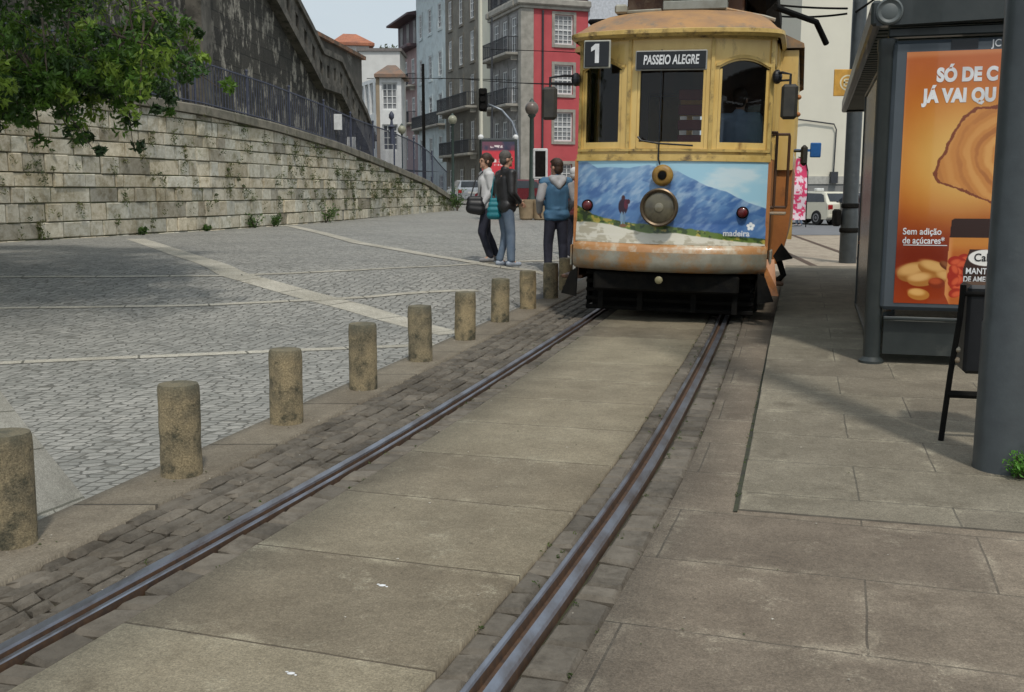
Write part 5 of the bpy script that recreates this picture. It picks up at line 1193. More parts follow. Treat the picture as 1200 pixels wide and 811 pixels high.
for k in range(24):
    a, b_ = 2 * math.pi * k / 24, 2 * math.pi * (k + 1) / 24; mb.add([(r_ * math.cos(q), r_ * math.sin(q), 0) for r_, q in ((.155, a), (.155, b_), (.125, b_), (.125, a))], [(0, 1, 2, 3)], M)
mb.box(-.03, .14, -.019, -.017, -.01, .02); mb.box(-.03, 0, -.019, -.017, -.07, .07); mb.box(.0, .12, -.019, -.017, .05, .08); mb.box(.0, .12, -.019, -.017, -.08, -.05); mb.build('emblem', mat('cream_print', (.75, .68, .45), .5), o)
# litter box on angular stand behind the pole
e = empty('litter_bin', (2.55, 5.80, .0), -R(14), 'black boxy litter bin on a thin angular steel frame half hidden behind the thick pole', 'bin')
mb = MB(); mb.tube([(-.06, -.02, .0), (-.03, -.02, .42), (.0, -.02, .72), (.01, -.02, .93)], .016, 8); mb.tube([(.30, -.02, .0), (.28, -.02, .93)], .016, 8); mb.tube([(-.04, -.02, .30), (.30, -.02, .30)], .022, 8); mb.tube([(.01, -.02, .88), (.28, -.02, .88)], .014, 8); mb.ell((-.06, -.02, .012), (.03, .03, .012), 8, 5); mb.build('stand', black, e, smooth=40)
mb = MB(); mb.box(.035, .42, -.02, .26, .42, .93, ch=.02); mb.build('box', mat('black_plastic', (.015, .016, .018), .4), e)
mb = MB(); mb.ell((.0, -.02, .50), (.018, .018, .018), 8, 6); mb.ell((.0, -.02, .56), (.018, .018, .018), 8, 6); mb.build('bolt', bump_m, e)

# ------------------------------------------------------------------ street lamps, traffic signals, masts, wires
lampg = mat('lamp_green', (.04, .065, .055), .55); globe = mat('lamp_globe', (.30, .30, .22), .35)
def street_lamp(px, D, ytop, lab, gr=.3, pm=lampg, gm=globe, rr=.09):
    p = at(px, 225, D); z0 = H(p.x, D); top = at(px, ytop, D).z
    e = empty('street_lamp', (p.x, D, z0), 0, lab, 'street lamp'); h = top - z0
    mb = MB(); mb.lathe([(rr * 2, 0), (rr * 1.9, .5), (rr * 1.2, .7), (rr, 1.2), (rr * .8, h - 2 * gr - .1), (rr * 1.6, h - 2 * gr), (rr * 1.2, h - 2 * gr + .05)], 14); mb.build('post', pm, e, smooth=40)
    mb = MB(); mb.ell((0, 0, h - gr), (gr, gr, gr * 1.05), 16, 10); mb.build('globe', gm, e, smooth=True)
    mb = MB(); mb.lathe([(gr * .5, h - .06), (gr * .35, h + .03), (.02, h + .12)], 12); mb.build('cap', pm, e, smooth=40)
street_lamp(623, 40, 119, 'dark green street lamp with dull brownish globe beside the red house', .26, gm=mat('brown_globe', (.16, .13, .11), .35), rr=.10)
street_lamp(531, 62, 135, 'slim street lamp with pale yellowish globe in front of the brown house', .27)
street_lamp(472, 60, 147, 'small street lamp with pale globe rising behind the blue railing', .24, rr=.05)
e = empty('traffic_signal', (*at(607, 225, 56).to_2d(), H(*at(607, 225, 56).to_2d())), 0, 'curved arm traffic signal hanging over the street, seen before the brown house', 'traffic light')
a0 = Vector(e.location); q = [at(x, y, 56) - a0 for x, y in ((607, 235), (607, 180), (606, 160), (600, 143), (588, 129), (572, 122))]; q[0].z = 0
mb = MB(); mb.tube(q, [.12, .09, .08, .07, .06, .05], 10); mb.build('arm', mat('galvanised', (.30, .33, .37), .4, metal=.5), e, smooth=True)
c_ = at(566, 117, 56) - a0; mb = MB(); mb.box(c_.x - .22, c_.x + .22, -.15, .15, c_.z - .6, c_.z + .6, ch=.06)
for k in (-.38, 0, .38): mb.tube([(c_.x, -.15, c_.z + k), (c_.x, -.4, c_.z + k + .02)], .15, 12)
mb.build('signal_head', black, e)
p = at(633, 225, 38); e = empty('pedestrian_signal', (p.x, 38, H(p.x, 38)), 0, 'black rectangular signal board with white rim behind the boy', 'signal')
zc = at(633, 192, 38).z - H(p.x, 38); mb = MB(); mb.box(-.27, .27, -.08, .1, zc - .55, zc + .55, ch=.03); mb.build('rim', wht, e)
mb = MB(); mb.box(-.19, .19, -.10, -.078, zc - .46, zc + .46, ch=.02); mb.build('board', black, e)
mb = MB(); mb.tube([(0, 0, 0), (0, 0, zc - .55)], .06, 8); mb.build('post', black, e)
for px, D, ytop, r_, lab, m_ in ((497.5, 75, 75, .13, 'thin dark mast standing before the pale blue house', black), (564.5, 62, -40, .10, 'tall slim pale mast running up in front of the cream strip', M_cream), (577, 66, 20, .06, 'thin dark cable post at the edge of the grey balconied side', M_iron)):
    p = at(px, 225, D); z0 = H(p.x, D); mb = MB(); mb.tube([(0, 0, 0), (0, 0, at(px, ytop, D).z - z0)], [r_, r_ * .8], 10); o = mb.build('mast', m_); o.location = (p.x, D, z0); tag(o, lab, 'mast')
# red advert board
p = at(584, 225, 36); zg = H(p.x, 36); e = empty('advert_board', (p.x, 36, zg), R(2), 'free standing street advert board with red poster behind the couple', 'advert board')
za, zb = at(584, 246, 36).z - zg, at(584, 162, 36).z - zg
mb = MB(); mb.box(-.66, .66, -.1, .1, .35, zb, ch=.06); mb.box(-.3, .3, -.08, .08, 0, .35); mb.build('case', SH, e)
def redp(u, v):
    rgb = np.zeros(u.shape + (3,)) + np.array([205, 48, 62.]); rgb = blend(rgb, (48, 52, 78), smooth(.16, .12, v)); rgb = blend(rgb, (225, 92, 96), smooth(.3, .6, fbm(u * 4, v * 6, 7)) * .35)
    for (cx, cy, a, b_) in ((.5, .30, .2, .025), (.5, .36, .13, .018), (.45, .08, .2, .02)):
        rgb = blend(rgb, (238, 226, 226), ((abs(u - cx) < a) & (abs(v - cy) < b_)) * smooth(.35, .5, fbm(u * 22, v * 30, 13)))
    rgb = blend(rgb, (120, 26, 40), smooth(.8, .95, v)); return rgb
paint('poster', 50, 80, redp, lambda u, v: (-.56 + 1.12 * u, -.104, zb - .12 - (zb - .6) * v), adm2, e)
for x in (-.6, .6):
    mb = MB(); mb.ell((x, 0, zb + .03), (.1, .1, .1), 10, 6); mb.build('finial', M_white, e)
# finial on the fence
q = at(459, 150, 39.5); mb = MB(); mb.lathe([(.07, -.6), (.07, .0), (.14, .05), (.06, .12), (.04, .3), (.10, .38), (.10, .5), (.02, .62)], 12); o = mb.build('iron_finial', iron, smooth=40); o.location = q; tag(o, 'dark ornamental iron finial standing above the blue railing by the balcony house', 'finial')
# pink flag
e = empty('feather_flag', (*at(934, 225, 43).to_2d(), 0), 0, 'pink and white feather flag beside the parked pale car', 'flag')
zt = at(934, 184, 43).z; mb = MB(); mb.tube([(.42, 0, 0), (.42, 0, zt - .6), (.3, 0, zt - .1), (0, 0, zt)], .02, 6); mb.build('pole', black, e)
def flg(u, v):
    rgb = np.zeros(u.shape + (3,)) + np.array([226, 206, 214.]); return blend(rgb, (210, 60, 104), ((fbm(u * 6, v * 20, 17) > .56) | ((v < .3) & (fbm(u * 6, v * 9, 9) > .38))).astype(float))
paint('banner', 24, 60, flg, lambda u, v: (-.38 + .78 * u + .0 if v > .2 else (-.38 + .78 * u) * math.sqrt(max(.02, 1 - ((.2 - v) / .2) ** 2)) + .02, .05 * math.sin(v * 9), zt - .05 - (zt - .35) * v), vcol_mat('flag_cloth', .8, None, 0), e)
# overhead wires
wires = [((540, 92, 62), (585, 96, 60), (690, 100, 20), 'sagging overhead wire before the red house, left of the tram'), ((575, 58, 66), (640, 60, 60), (700, 63, 50), 'upper thin wire crossing the red house wall'),
         ((880, 2, 22), (935, 8, 22), (993, 10, 21.2), 'thick upper wire running from behind the tram roof to the far grey pole'), ((900, 18, 24), (945, 20, 22), (993, 16, 21.2), 'thin wire just under the thick one, ending at the far grey pole'),
         ((1003, 14, 21.2), (1030, -5, 20), (1060, -30, 18), 'thin wire rising to the right from the far grey pole'), ((430, 92, 70), (520, 92, 66), (600, 94, 62), 'wire across the pale blue and brown houses')]
for a, m_, b_, lab in wires:
    P0, P1, P2 = at(*a), at(*m_), at(*b_); pts = []
    for k in range(13):
        t_ = k / 12; pts.append(P0 * ((1 - t_) * (1 - 2 * t_)) + P1 * (4 * t_ * (1 - t_)) + P2 * (t_ * (2 * t_ - 1)))
    mb = MB(); mb.tube(pts, .022, 5); tag(mb.build('overhead_wire', black), lab, 'wire', 'overhead wires')
# white droppings on the slabs
for (px, py, rr, lab) in ((448, 686, .018, 'small white bird dropping on the middle track slab'), (341, 789, .016, 'small white bird dropping on the slab nearest to the camera')):
    q = at(px, py, 1); d = (Vector(q) - Vector((0, 0, CAM_H))); k = -(CAM_H - .010) / d.z; mb = MB(); mb.ell((d.x * k, d.y * k, .010), (rr * .8, rr * .5, .003), 10, 5); mb.ell((d.x * k + rr, d.y * k - rr * .7, .010), (rr * .3, rr * .22, .002), 8, 4); mb.ell((d.x * k - rr * .9, d.y * k + rr * .6, .010), (rr * .35, rr * .2, .002), 8, 4); tag(mb.build('bird_dropping', wht_paint), lab, 'dropping')

g = random.Random(77); mb = MB()
for i in range(620):
    if i < 420: v = g.uniform(2.2, 13); t_ = g.uniform(-1.45, 3.2); x, y = tr(t_, v); z = (plat_z(y) if x > edge(y) and y > 4.53 else .010)
    else: b_ = g.choice(bp); a = g.uniform(0, 6.28); r_ = .11 + abs(g.gauss(0, .05)); x, y = b_[0] + r_ * math.cos(a), b_[1] + r_ * math.sin(a); z = .014
    r_ = g.uniform(.0025, .007) * (1 if i < 600 else 1.3); k = g.choice([(.45, .42, .36), (.10, .085, .06), (.22, .18, .13), (.07, .08, .035), (.30, .27, .22)]); mb.curc = k
    a = g.uniform(0, 3); q = [(x + r_ * math.cos(a + j * 2.1) * g.uniform(.7, 1.6), y + r_ * math.sin(a + j * 2.1), z + .001) for j in range(3)]; mb.add(q + [(x, y, z + r_ * .7)], [(0, 1, 3), (1, 2, 3), (2, 0, 3)])
mb.curc = None; tag(mb.build('grit', vcol_mat('grit_bits', .9, None, 0), col=True), 'scattered grit and tiny litter lying on the slabs and round the bollards', 'grit', kind='stuff')
# ------------------------------------------------------------------ cars
tyre = mat('tyre_rubber', (.015, .015, .015), .9); rimm = mat('wheel_rim', (.35, .35, .36), .35, metal=.7); chrome = mat('number_plate', (.55, .55, .52), .4)
tail_r = mat('tail_lamp', (.35, .02, .02), .2, (.25, .015, .015), 12, coat=.6); carglass = mat('car_glass', (.02, .024, .028), .08, (.03, .034, .04), 2)
def make_car(loc, rz, label, paint_m, kind='hatch', taxi=False):
    """car pointing to local +Y, rear at y=-2.05"""
    e = empty('parked_car', loc, rz, label, 'car', 'cars parked in the street')
    L2, W2 = 2.05, .86
    if kind == 'hatch': prof = [(-2.05, .35), (-2.08, .62), (-2.04, .92), (-1.93, 1.0), (-1.55, 1.40), (-1.3, 1.46), (-.3, 1.48), (.15, 1.40), (.75, 1.0), (1.6, .86), (2.0, .70), (2.08, .45), (2.0, .28), (-1.95, .26)]
    else: prof = [(-2.2, .35), (-2.25, .62), (-2.22, .90), (-2.0, .97), (-1.55, 1.02), (-1.05, 1.38), (-.8, 1.42), (-.1, 1.44), (.25, 1.38), (.9, .98), (1.7, .86), (2.1, .70), (2.16, .45), (2.1, .28), (-2.1, .26)]
    mb = MB(); n = len(prof); secs = [(-1, .94, .0), (-.93, 1, .0), (-.5, 1, 0), (.5, 1, 0), (.93, 1, 0), (1, .94, 0)]; vs = []
    for s_, k, _ in secs:
        for (y, z) in prof:
            inw = max(0, (z - .95)) / .5 * .26; yy = y * (.975 if abs(s_) == 1 else 1); zz = z if z < .9 else .9 + (z - .9) * (.93 if abs(s_) == 1 else 1); vs.append((s_ * (W2 - inw * abs(s_)), yy, zz))
    F = [(j * n + i, j * n + (i + 1) % n, (j + 1) * n + (i + 1) % n, (j + 1) * n + i) for j in range(len(secs) - 1) for i in range(n)] + [tuple(range(n))[::-1], tuple((len(secs) - 1) * n + i for i in range(n))]
    mb.add(vs, F); mb.build('body', paint_m, e, smooth=35, fixn=True)
    def glas(y0, z0, y1, z1, w0, w1, k=.012):
        d = Vector((0, z1 - z0, -(y1 - y0))).normalized() * k; d = Vector((0, -abs(d.y) if y0 < 0 and y0 < y1 else abs(d.y), abs(d.z)))
        m2 = MB(); m2.add([(-w0, y0 + d.y, z0 + d.z), (w0, y0 + d.y, z0 + d.z), (w1, y1 + d.y, z1 + d.z), (-w1, y1 + d.y, z1 + d.z)], [(0, 1, 2, 3)]); return m2
    if kind == 'hatch': glas(-1.90, 1.03, -1.57, 1.38, .66, .56).build('rear_window', carglass, e); glas(.70, 1.03, .2, 1.37, .68, .56).build('windscreen', carglass, e); sd = [(-1.75, 1.02), (.6, 1.0), (.1, 1.34), (-.35, 1.40), (-1.3, 1.38), (-1.5, 1.32)]
    else: glas(-1.5, 1.05, -1.08, 1.34, .66, .54).build('rear_window', carglass, e); glas(.85, 1.02, .3, 1.34, .68, .56).build('windscreen', carglass, e); sd = [(-1.35, 1.03), (.75, 1.0), (.2, 1.32), (-.1, 1.36), (-.8, 1.35), (-1.0, 1.3)]
    for s_ in (-1, 1):
        m2 = MB(); vs = [(s_ * (W2 + .008 - max(0, z - .95) / .5 * .26 + (.0)), y, z) for y, z in sd]; m2.add(vs, [tuple(range(len(sd)))]); m2.build('side_window', carglass, e)
        yb = -2.07 if kind == 'hatch' else -2.235; m2 = MB(); m2.box(min(s_ * .60, s_ * .85), max(s_ * .60, s_ * .85), yb, yb + .16, .66, .90, ch=.03); m2.build('tail_light', tail_r, e, smooth=35)
        m2 = MB(); m2.box(min(s_ * .86, s_ * 1.0), max(s_ * .86, s_ * 1.0), .45, .56, .95, 1.07, ch=.03); m2.build('door_mirror', paint_m, e, smooth=35)
        for y in (-1.3, 1.3):
            m2 = MB(); m2.lathe([(.02, -.1), (.26, -.1), (.31, -.09), (.325, -.05), (.325, .06), (.31, .1), (.2, .105)], 24, T(s_ * .79, y, .325) @ Matrix.Rotation(s_ * math.pi / 2, 4, 'Y')); w_ = m2.build('wheel', tyre, e, smooth=40)
            m2 = MB(); m2.lathe([(.2, .10), (.19, .112), (.08, .10), (.05, .115), (.01, .118)], 16, T(s_ * .79, y, .325) @ Matrix.Rotation(s_ * math.pi / 2, 4, 'Y')); m2.build('rim', rimm, w_, smooth=40)
    yb = -2.10 if kind == 'hatch' else -2.27
    m2 = MB(); m2.box(-.26, .26, yb, yb + .03, .66, .77, ch=.005); m2.build('number_plate', chrome, e)
    m2 = MB(); m2.box(-.84, .84, yb + .01, yb + .2, .30, .50, ch=.05); m2.build('bumper', paint_m if kind == 'hatch' else black, e, smooth=35)
    if taxi: m2 = MB(); m2.box(-.22, .22, -.5, -.3, 1.48, 1.62, ch=.03); m2.build('roof_sign', wht, e)
    return e
carw = mat('cream_car_paint', (.66, .64, .52), .3, (.62, .60, .49), .5, coat=.8); cars_ = mat('silver_car_paint', (.40, .42, .44), .3, metal=.5, coat=.8); card = mat('dark_car_paint', (.02, .024, .035), .3, coat=.8); carr = mat('maroon_car_paint', (.14, .02, .025), .3, coat=.8); cart = mat('teal_car_paint', (.03, .30, .24), .4, coat=.5)
p = at(966, 225, 45.5); make_car((p.x, 47.2, 0), R(24), 'cream hatchback taxi with roof sign, parked before the cream building', carw, 'hatch', True)
p = at(1005, 225, 43); make_car((p.x + .9, 45, 0), R(8), 'dark blue saloon car parked right of the far grey pole', card, 'saloon')
p = at(1011, 225, 55); make_car((p.x, 54.5, 0), R(80), 'teal green car parked behind the dark saloon', cart, 'hatch')
p = at(543.5, 225, 62); make_car((p.x, 64, H(p.x, 64)), R(14), 'silver hatchback seen from behind at the end of the stone wall', cars_, 'hatch')
p = at(603, 225, 56); make_car((p.x, 56, H(p.x, 56)), R(70), 'maroon car parked before the corner building behind the couple', carr, 'hatch')
p = at(682, 225, 52); make_car((p.x, 52, 0), R(80), 'pale grey car standing beyond the boy, partly behind the tram', cars_, 'saloon')
plm = mat('tan_planter', (.36, .27, .17), .9, (.28, .21, .13), 5, bump=.4)
for px, lab in ((617, 'tan stone planter left of the green street lamp'), (633, 'tan stone planter under the black signal board')):
    p = at(px, 225, 36); mb = MB(); mb.lathe([(.18, 0), (.24, .05), (.28, .55), (.31, .62), (.31, .70), (.25, .70), (.24, .6), (.02, .58)], 16); o = mb.build('planter', plm, smooth=40); o.location = (p.x, 36, H(p.x, 36)); tag(o, lab, 'planter')

# ------------------------------------------------------------------ people
skin = mat('skin', (.50, .29, .20), .55, (.44, .25, .17), 8)
def capsule(mb, p0, p1, r0, r1, n=12, flat=None):
    p0, p1 = Vector(p0), Vector(p1); d = (p1 - p0); L = d.length; q = d.to_track_quat('Z', 'Y'); prof = []
    for k in range(6): a = -math.pi / 2 + math.pi / 2 * k / 5; prof.append((max(r0 * math.cos(a), .0015), r0 * math.sin(a)))
    for k in range(6): a = math.pi / 2 * k / 5; prof.append((max(r1 * math.cos(a), .0015), L + r1 * math.sin(a)))
    mb.lathe(prof, n, Matrix.Translation(p0) @ q.to_matrix().to_4x4())
def remesh(mb, name, m, parent, voxel, smooth_it=4):
    o = mb.build(name, m, None)
    md = o.modifiers.new('r', 'REMESH'); md.mode = 'VOXEL'; md.voxel_size = voxel
    sm = o.modifiers.new('s', 'SMOOTH'); sm.iterations = smooth_it; sm.factor = .5
    bpy.context.view_layer.update()
    me = bpy.data.meshes.new_from_object(o.evaluated_get(bpy.context.evaluated_depsgraph_get())); bpy.data.objects.remove(o)
    me.materials.clear(); me.materials.append(m); me.polygons.foreach_set('use_smooth', [True] * len(me.polygons))
    o = bpy.data.objects.new(name, me); sc.collection.objects.link(o); o.parent = parent; return o
def person(label, loc, rz, h, top_m, leg_m, shoe_m, hair_m, arms, legs, head_yaw=0, lean=0, hair='short', jacket=1.0, hood=None, vox=.014, female=False, group=None, skirt=1.0):
    """faces local -Y. arms/legs: for s in (-1,1): dict joint offsets in units of 1.75 m figure"""
    e = empty('person', loc, rz, label, 'person', group); k = h / 1.75
    V = lambda *p: Vector(p) * k
    sw = .165 if female else .19; pel = V(0, 0, .93); ch = V(0, lean * .6, 1.28); nb = V(0, lean, 1.45); hd = V(0, lean - .015, 1.62)
    J = {}
    for s_ in (-1, 1):
        S = V(s_ * sw, lean, 1.41); E_, W_ = arms[s_]; J['a', s_] = (S, V(*E_), V(*W_))
        hp = V(s_ * .085, 0, .90); K_, A_ = legs[s_]; J['l', s_] = (hp, V(*K_), V(*A_))
    body = MB()
    capsule(body, pel, ch, .115 * k, .125 * k); capsule(body, ch + V(-.05, 0, .04), ch + V(.05, 0, .04), .12 * k, .12 * k); capsule(body, ch + V(0, 0, .1), nb, .10 * k, .055 * k); capsule(body, nb, hd - V(0, 0, .06), .052 * k, .05 * k)
    for s_ in (-1, 1):
        S, E_, W_ = J['a', s_]; capsule(body, nb - V(0, 0, .04), S, .06 * k, .055 * k); capsule(body, S, E_, .05 * k, .036 * k); capsule(body, E_, W_, .036 * k, .025 * k)
        hp, K_, A_ = J['l', s_]; capsule(body, pel, hp, .10 * k, .09 * k); capsule(body, hp, K_, .08 * k, .055 * k); capsule(body, K_, A_, .052 * k, .036 * k); capsule(body, A_, A_ + V(0, -.10, -.05), .036 * k, .028 * k)
        d = (W_ - E_).normalized(); palm = W_ + d * .05 * k; capsule(body, W_, palm, .026 * k, .034 * k)
        side = d.cross(Vector((0, 1, 0))); side = side.normalized() if side.length > .1 else Vector((1, 0, 0))
    # head
    Rz = Matrix.Rotation(head_yaw, 3, 'Z'); hv = lambda x, y, z: hd + (Rz @ Vector((x, y, z))) * k
    def he(c, r_): q = MB(); q.ell((0, 0, 0), r_, 16, 12); M = Matrix.Translation(hv(*c)) @ Rz.to_4x4() @ Matrix.Scale(k, 4); body.add(q.v, q.f, M)
    he((0, .01, .03), (.074, .092, .098)); he((0, -.028, -.045), (.052, .058, .062)); he((0, -.088, -.005), (.013, .022, .022)); he((0, -.085, -.02), (.017, .014, .011)); he((0, -.078, -.052), (.026, .012, .007)); he((0, -.075, -.088), (.022, .02, .018))
    for s_ in (-1, 1): he((s_ * .077, .012, -.005), (.012, .02, .030)); he((s_ * .03, -.078, .03), (.024, .012, .008))
    bo = remesh(body, 'body', skin, e, vox * .8, 3)
    # five separate fingers per hand, appended to the same body mesh
    fb = MB()
    for s_ in (-1, 1):
        S, E_, W_ = J['a', s_]; d = (W_ - E_).normalized(); side = d.cross(Vector((s_ * 1.0, .0, 0))); side = side.normalized() if side.length > .1 else Vector((0, 1, 0)); nrm = side.cross(d) * s_
        for i, (o_, L_) in enumerate(((-.026, .062), (-.009, .074), (.009, .07), (.024, .056))):
            b0 = W_ + d * .07 * k + side * o_ * k; b1 = b0 + (d * .55 - nrm * .12) * L_ * k; b2 = b1 + (d * .4 - nrm * .35) * L_ * k; fb.tube([b0, b1, b2], [.0095 * k, .0085 * k, .0065 * k], 7)
        b0 = W_ + d * .03 * k + side * -.028 * k; fb.tube([b0, b0 + (d * .5 - side * .8) * .035 * k, b0 + (d * 1.3 - side * 1.0) * .04 * k], [.011 * k, .0095 * k, .007 * k], 7)
    me = bo.data; v0 = [tuple(v.co) for v in me.vertices]; f0 = [tuple(p.vertices) for p in me.polygons]; n0 = len(v0)
    nm = bpy.data.meshes.new('body'); nm.from_pydata(v0 + fb.v, [], f0 + [tuple(n0 + i for i in f) for f in fb.f]); nm.materials.append(skin); nm.update(); nm.polygons.foreach_set('use_smooth', [True] * len(nm.polygons)); bo.data = nm
    ey = MB()
    for s_ in (-1, 1): q = MB(); q.ell((0, 0, 0), (.012, .008, .008), 8, 6); ey.add(q.v, q.f, Matrix.Translation(hv(s_ * .031, -.079, .012)) @ Rz.to_4x4() @ Matrix.Scale(k, 4))
    ey.build('eyes', black, e, smooth=True)
    # hair
    hm = MB(); q = MB(); q.ell((0, 0, 0), (.084, .100, .095), 18, 12); hm.add(q.v, q.f, Matrix.Translation(hv(0, .022, .052)) @ Rz.to_4x4() @ Matrix.Scale(k, 4))
    extra = [((0, .05, -.01), (.075, .065, .075))] if hair != 'bald' else []
    if hair == 'bun': extra += [((0, .115, .03), (.045, .045, .045)), ((0, .06, -.03), (.07, .055, .07)), ((.055, .0, .01), (.028, .04, .05)), ((-.055, .0, .01), (.028, .04, .05))]
    if hair == 'boy': extra += [((0, -.055, .09), (.065, .04, .03)), ((0, .05, -.03), (.078, .06, .07)), ((0, .0, .10), (.07, .08, .05))]
    for c, r_ in extra: q = MB(); q.ell((0, 0, 0), r_, 14, 10); hm.add(q.v, q.f, Matrix.Translation(hv(*c)) @ Rz.to_4x4() @ Matrix.Scale(k, 4))
    ho = remesh(hm, 'hair', hair_m, e, .009 * k, 2)
    if hair == 'grey_short': pass
    # trousers
    tm = MB(); tw = .012
    capsule(tm, pel + V(-.03, .0, -.03), pel + V(.03, 0, -.03), .118 * k, .118 * k)
    for s_ in (-1, 1):
        hp, K_, A_ = J['l', s_]; capsule(tm, pel, hp, .12 * k, .105 * k); capsule(tm, hp, K_, .100 * k, .070 * k); capsule(tm, K_, K_.lerp(A_, .5), .070 * k, .066 * k); capsule(tm, K_.lerp(A_, .5), A_ + V(0, 0, .02), .066 * k, .058 * k)
    tm.v = [tuple(Vector(p) + Vector((1, 1, .3)) * (noise.noise(Vector((p[0] * 8, p[1] * 8, p[2] * 17))) * .018)) for p in tm.v]
    remesh(tm, 'trousers', leg_m, e, vox, 3)
    jm = MB(); j = jacket
    capsule(jm, V(-.075, .005, .925), V(.075, .005, .925), .128 * k * j, .128 * k * j); capsule(jm, V(-.06, 0, 1.03), V(.06, 0, 1.03), .120 * k * j, .120 * k * j); capsule(jm, V(0, 0, 1.05), ch, .138 * k * j, .15 * k * j)
    for s_ in (-1, 1):
        capsule(jm, V(s_ * .06, 0, 1.05), ch + V(s_ * .055, 0, .02), .125 * k * j, .132 * k * j); S, E_, W_ = J['a', s_]
        capsule(jm, nb - V(0, -.01, .045), S, .075 * k, .075 * k * j); capsule(jm, S, E_, .072 * k * j, .058 * k * j); capsule(jm, E_, W_, .058 * k * j, .044 * k * j)
    capsule(jm, ch + V(0, 0, .1), nb + V(0, .005, .015), .10 * k, .068 * k)
    g_ = random.uniform(0, 30); jm.v = [tuple(Vector(p) + Vector((1, 1, .4)) * (noise.noise(Vector((p[0] * 6, p[1] * 6, p[2] * 15)) + Vector((g_, 0, 0))) * .026)) for p in jm.v]
    remesh(jm, 'jacket' if j > .95 else 'shirt', top_m, e, vox, 3)
    if hood:
        q = MB(); capsule(q, nb + V(-.09, .05, .01), nb + V(.09, .05, .01), .055 * k, .055 * k); capsule(q, nb + V(-.07, .09, -.02), nb + V(0, .13, -.11), .055 * k, .04 * k); capsule(q, nb + V(.07, .09, -.02), nb + V(0, .13, -.11), .055 * k, .04 * k); capsule(q, nb + V(-.10, -.01, .02), nb + V(-.05, -.08, -.03), .035 * k, .025 * k); capsule(q, nb + V(.10, -.01, .02), nb + V(.05, -.08, -.03), .035 * k, .025 * k)
        remesh(q, 'hood', hood, e, vox * .8, 4)
    for s_ in (-1, 1):
        hp, K_, A_ = J['l', s_]; q = MB(); f = A_ + V(0, 0, -.03); tip = f + V(0, -.15, -.02) if A_.z < .13 * k else f + V(0, -.13, -.07)
        capsule(q, f + V(0, .04, -.01), f + V(0, -.02, 0), .042 * k, .045 * k); capsule(q, f + V(0, .03, -.015), tip, .040 * k, .036 * k); remesh(q, 'shoe', shoe_m, e, .010, 2)
    return e
blackj = mat('black_leather', (.018, .018, .020), .45, (.035, .034, .036), 7, bump=.3, bscale=30)
jeans = mat('blue_jeans', (.115, .165, .24), .85, (.16, .21, .28), 7, bump=.3, bscale=60)
navy = mat('dark_navy_cloth', (.016, .018, .032), .85, (.028, .03, .05), 7, bump=.3)
white_cl = mat('white_cloth', (.62, .62, .62), .85, (.5, .5, .51), 6, bump=.3)
grey_sh = mat('grey_shoe', (.30, .30, .31), .7, (.2, .2, .21), 12); blue_sh = mat('pale_sneaker', (.36, .41, .48), .6, (.24, .28, .36), 14)
brownh = mat('brown_hair', (.055, .028, .014), .6, (.03, .016, .010), 22, bump=.6, bscale=90); greyh = mat('greying_hair', (.11, .10, .09), .65, (.06, .055, .05), 22, bump=.6, bscale=90)
bluej = mat('blue_jacket', (.055, .15, .26), .7, (.04, .11, .20), 6, bump=.3); greyc = mat('grey_hood', (.40, .40, .41), .85, (.31, .31, .32), 7)
teal = mat('teal_bag', (.01, .20, .24), .6, (.01, .15, .19), 6)
def ppos(px, D): p = at(px, 225, D); return (p.x, D, H(p.x, D))
# man facing right (away a little), hands near the belt
pm = person('middle aged man in black leather jacket and blue jeans facing right, pale sneakers', ppos(592, 16.1), R(118), 1.78, blackj, jeans, blue_sh, greyh,
    {1: ((.25, .06, 1.14), (.17, -.16, 1.00)), -1: ((-.25, .02, 1.13), (-.17, -.16, .99))}, {1: ((.10, -.06, .49), (.13, .02, .085)), -1: ((-.10, -.05, .49), (-.11, -.04, .085))}, head_yaw=R(-8), lean=-.01, jacket=1.04)
pw = person('woman with brown hair in white top and black trousers facing left beside the man', ppos(570, 16.5), R(-72), 1.72, white_cl, navy, grey_sh, brownh,
    {1: ((.20, .03, 1.15), (.17, -.12, .95)), -1: ((-.21, .04, 1.14), (-.16, -.13, .97))}, {1: ((.09, -.10, .50), (.08, .03, .09)), -1: ((-.08, .02, .49), (-.09, .20, .10))}, head_yaw=R(5), hair='bun', jacket=.99, female=True)
pb_ = person('boy with brown hair in blue jacket with grey hood and dark trousers, seen from behind', ppos(652, 16.3), R(196), 1.84, bluej, navy, grey_sh, brownh,
    {1: ((.27, .03, 1.15), (.22, -.14, .98)), -1: ((-.27, .03, 1.15), (-.22, -.14, .98))}, {1: ((.12, -.02, .49), (.13, .02, .085)), -1: ((-.11, -.01, .49), (-.12, .01, .085))}, head_yaw=R(28), hair='boy', jacket=1.0, hood=greyc)
# grey sleeves on the boy's jacket
for s_ in (-1, 1):
    k = 1.84 / 1.75; q = MB(); S = Vector((s_ * .19, 0, 1.41)) * k; E_ = Vector((s_ * .27, .03, 1.15)) * k; W_ = Vector((s_ * .22, -.14, .98)) * k
    capsule(q, S.lerp(E_, .12), E_, .078 * k, .062 * k); capsule(q, E_, W_, .063 * k, .047 * k); remesh(q, 'sleeve', greyc, pb_, .014, 3)
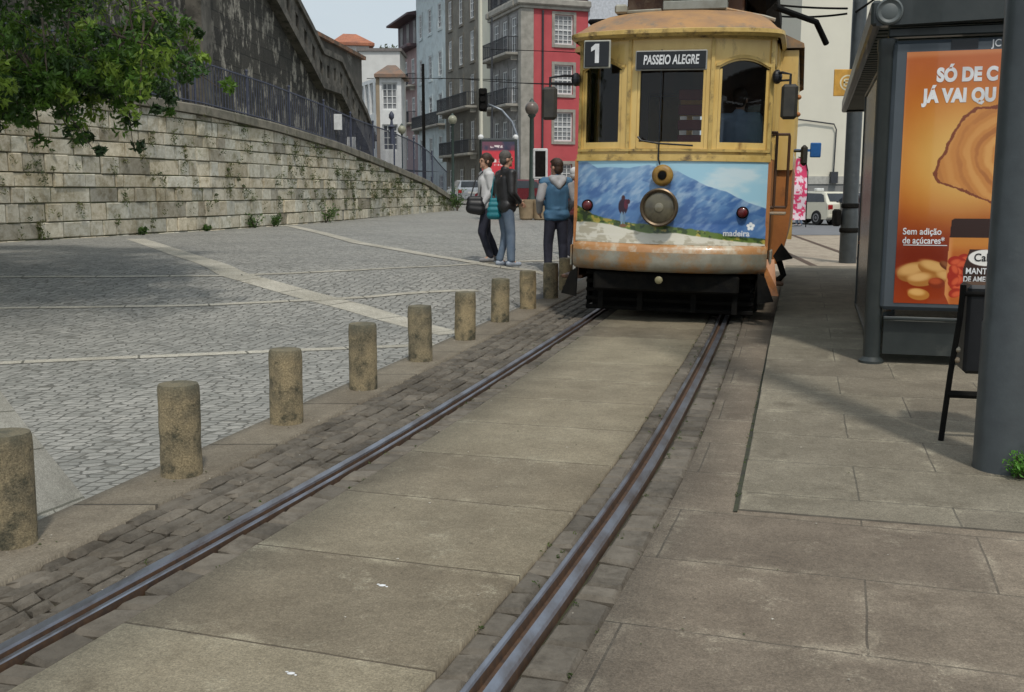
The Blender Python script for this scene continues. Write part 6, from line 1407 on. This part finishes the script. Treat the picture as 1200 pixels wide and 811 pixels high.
# person half hidden behind the tram corner, with pale cap
person('person in maroon top half hidden behind the left corner of the tram', ppos(673, 19.0), R(150), 1.68, carr, navy, grey_sh, white_cl,
    {1: ((.24, .03, 1.15), (.20, -.1, .95)), -1: ((-.24, .03, 1.15), (-.20, -.1, .95))}, {1: ((.10, -.02, .49), (.11, .02, .085)), -1: ((-.10, -.01, .49), (-.11, .01, .085))}, head_yaw=R(0), jacket=.95, female=True, vox=.016)
person('person in white shirt and blue jeans standing beside the cream taxi', (at(937.5, 225, 44.5).x, 44.5, 0), R(-60), 1.72, white_cl, jeans, grey_sh, brownh,
    {1: ((.22, .03, 1.15), (.17, -.2, 1.1)), -1: ((-.22, .03, 1.15), (-.2, -.1, .95))}, {1: ((.10, -.02, .49), (.11, .02, .085)), -1: ((-.10, -.01, .49), (-.11, .01, .085))}, jacket=.98, vox=.022)
person('person in light blue top waiting inside the shelter behind the advert panel', (at(1035, 300, 11.2).x, 11.2, .10), R(-40), 1.66, mat('pale_blue_cloth', (.30, .45, .55), .85, (.24, .38, .47), 6), navy, grey_sh, brownh,
    {1: ((.22, .03, 1.15), (.17, -.2, 1.1)), -1: ((-.22, .03, 1.15), (-.2, -.1, .95))}, {1: ((.10, -.02, .49), (.11, .02, .085)), -1: ((-.10, -.01, .49), (-.11, .01, .085))}, jacket=.96, vox=.018)
# driver on the platform of the tram (stands in the cab on his own feet)
TM = Matrix.Translation((1.645, 11.15, 0)) @ Matrix.Rotation(TYAW, 4, 'Z') @ Matrix.Rotation(R(.9), 4, 'Y')
dl = TM @ Vector((.70, .86, .885))
person('tram driver in blue grey shirt standing behind the right front window, back to the glass', dl, TYAW + R(170), 1.72, mat('blue_grey_shirt', (.34, .42, .55), .8, (.28, .36, .48), 5), navy, black, brownh,
    {1: ((.24, .0, 1.15), (.20, -.1, .95)), -1: ((-.24, .0, 1.15), (-.20, -.1, .95))}, {1: ((.10, -.02, .49), (.11, .02, .085)), -1: ((-.10, -.01, .49), (-.11, .01, .085))}, jacket=1.05)
# bags
def bag(name, label, cat, loc, rz, pts, m, strap=None, th=.08):
    q = MB(); 
    for (p0, p1, r0, r1) in pts: capsule(q, p0, p1, r0, r1)
    e = empty(name, loc, rz, label, cat); remesh(q, 'pouch', m, e, .012, 4)
    if strap: q = MB(); q.tube(strap, .011, 6); q.build('strap', m, e)
w0 = Vector(ppos(570, 16.5))
bag('shoulder_bag', 'black slouchy shoulder bag hanging at the hip of the woman', 'bag', w0 + Vector((-.17, -.20, 0)), 0, [((-.07, 0, .86), (.07, 0, .84), .085, .09), ((-.07, 0, .93), (.07, 0, .92), .075, .08), ((-.08, 0, 1.0), (.07, 0, 1.0), .055, .055)], mat('black_bag', (.014, .014, .016), .5), [(-.08, 0, 1.02), (-.0, .08, 1.30), (.12, .16, 1.44), (.1, .1, 1.3), (.07, 0, 1.02)])
bag('tote_bag', 'teal cloth bag carried between the woman and the man', 'bag', w0 + Vector((.125, -.42, 0)), 0, [((-.05, 0, .76), (.05, 0, .76), .065, .065), ((-.045, 0, .84), (.045, 0, .84), .062, .062), ((-.04, 0, .92), (.04, 0, .92), .052, .052), ((-.035, 0, .99), (.035, 0, .99), .035, .035)], teal, [(-.04, 0, 1.0), (-.02, .05, 1.2), (.0, .14, 1.40), (.03, .06, 1.2), (.04, 0, 1.0)])
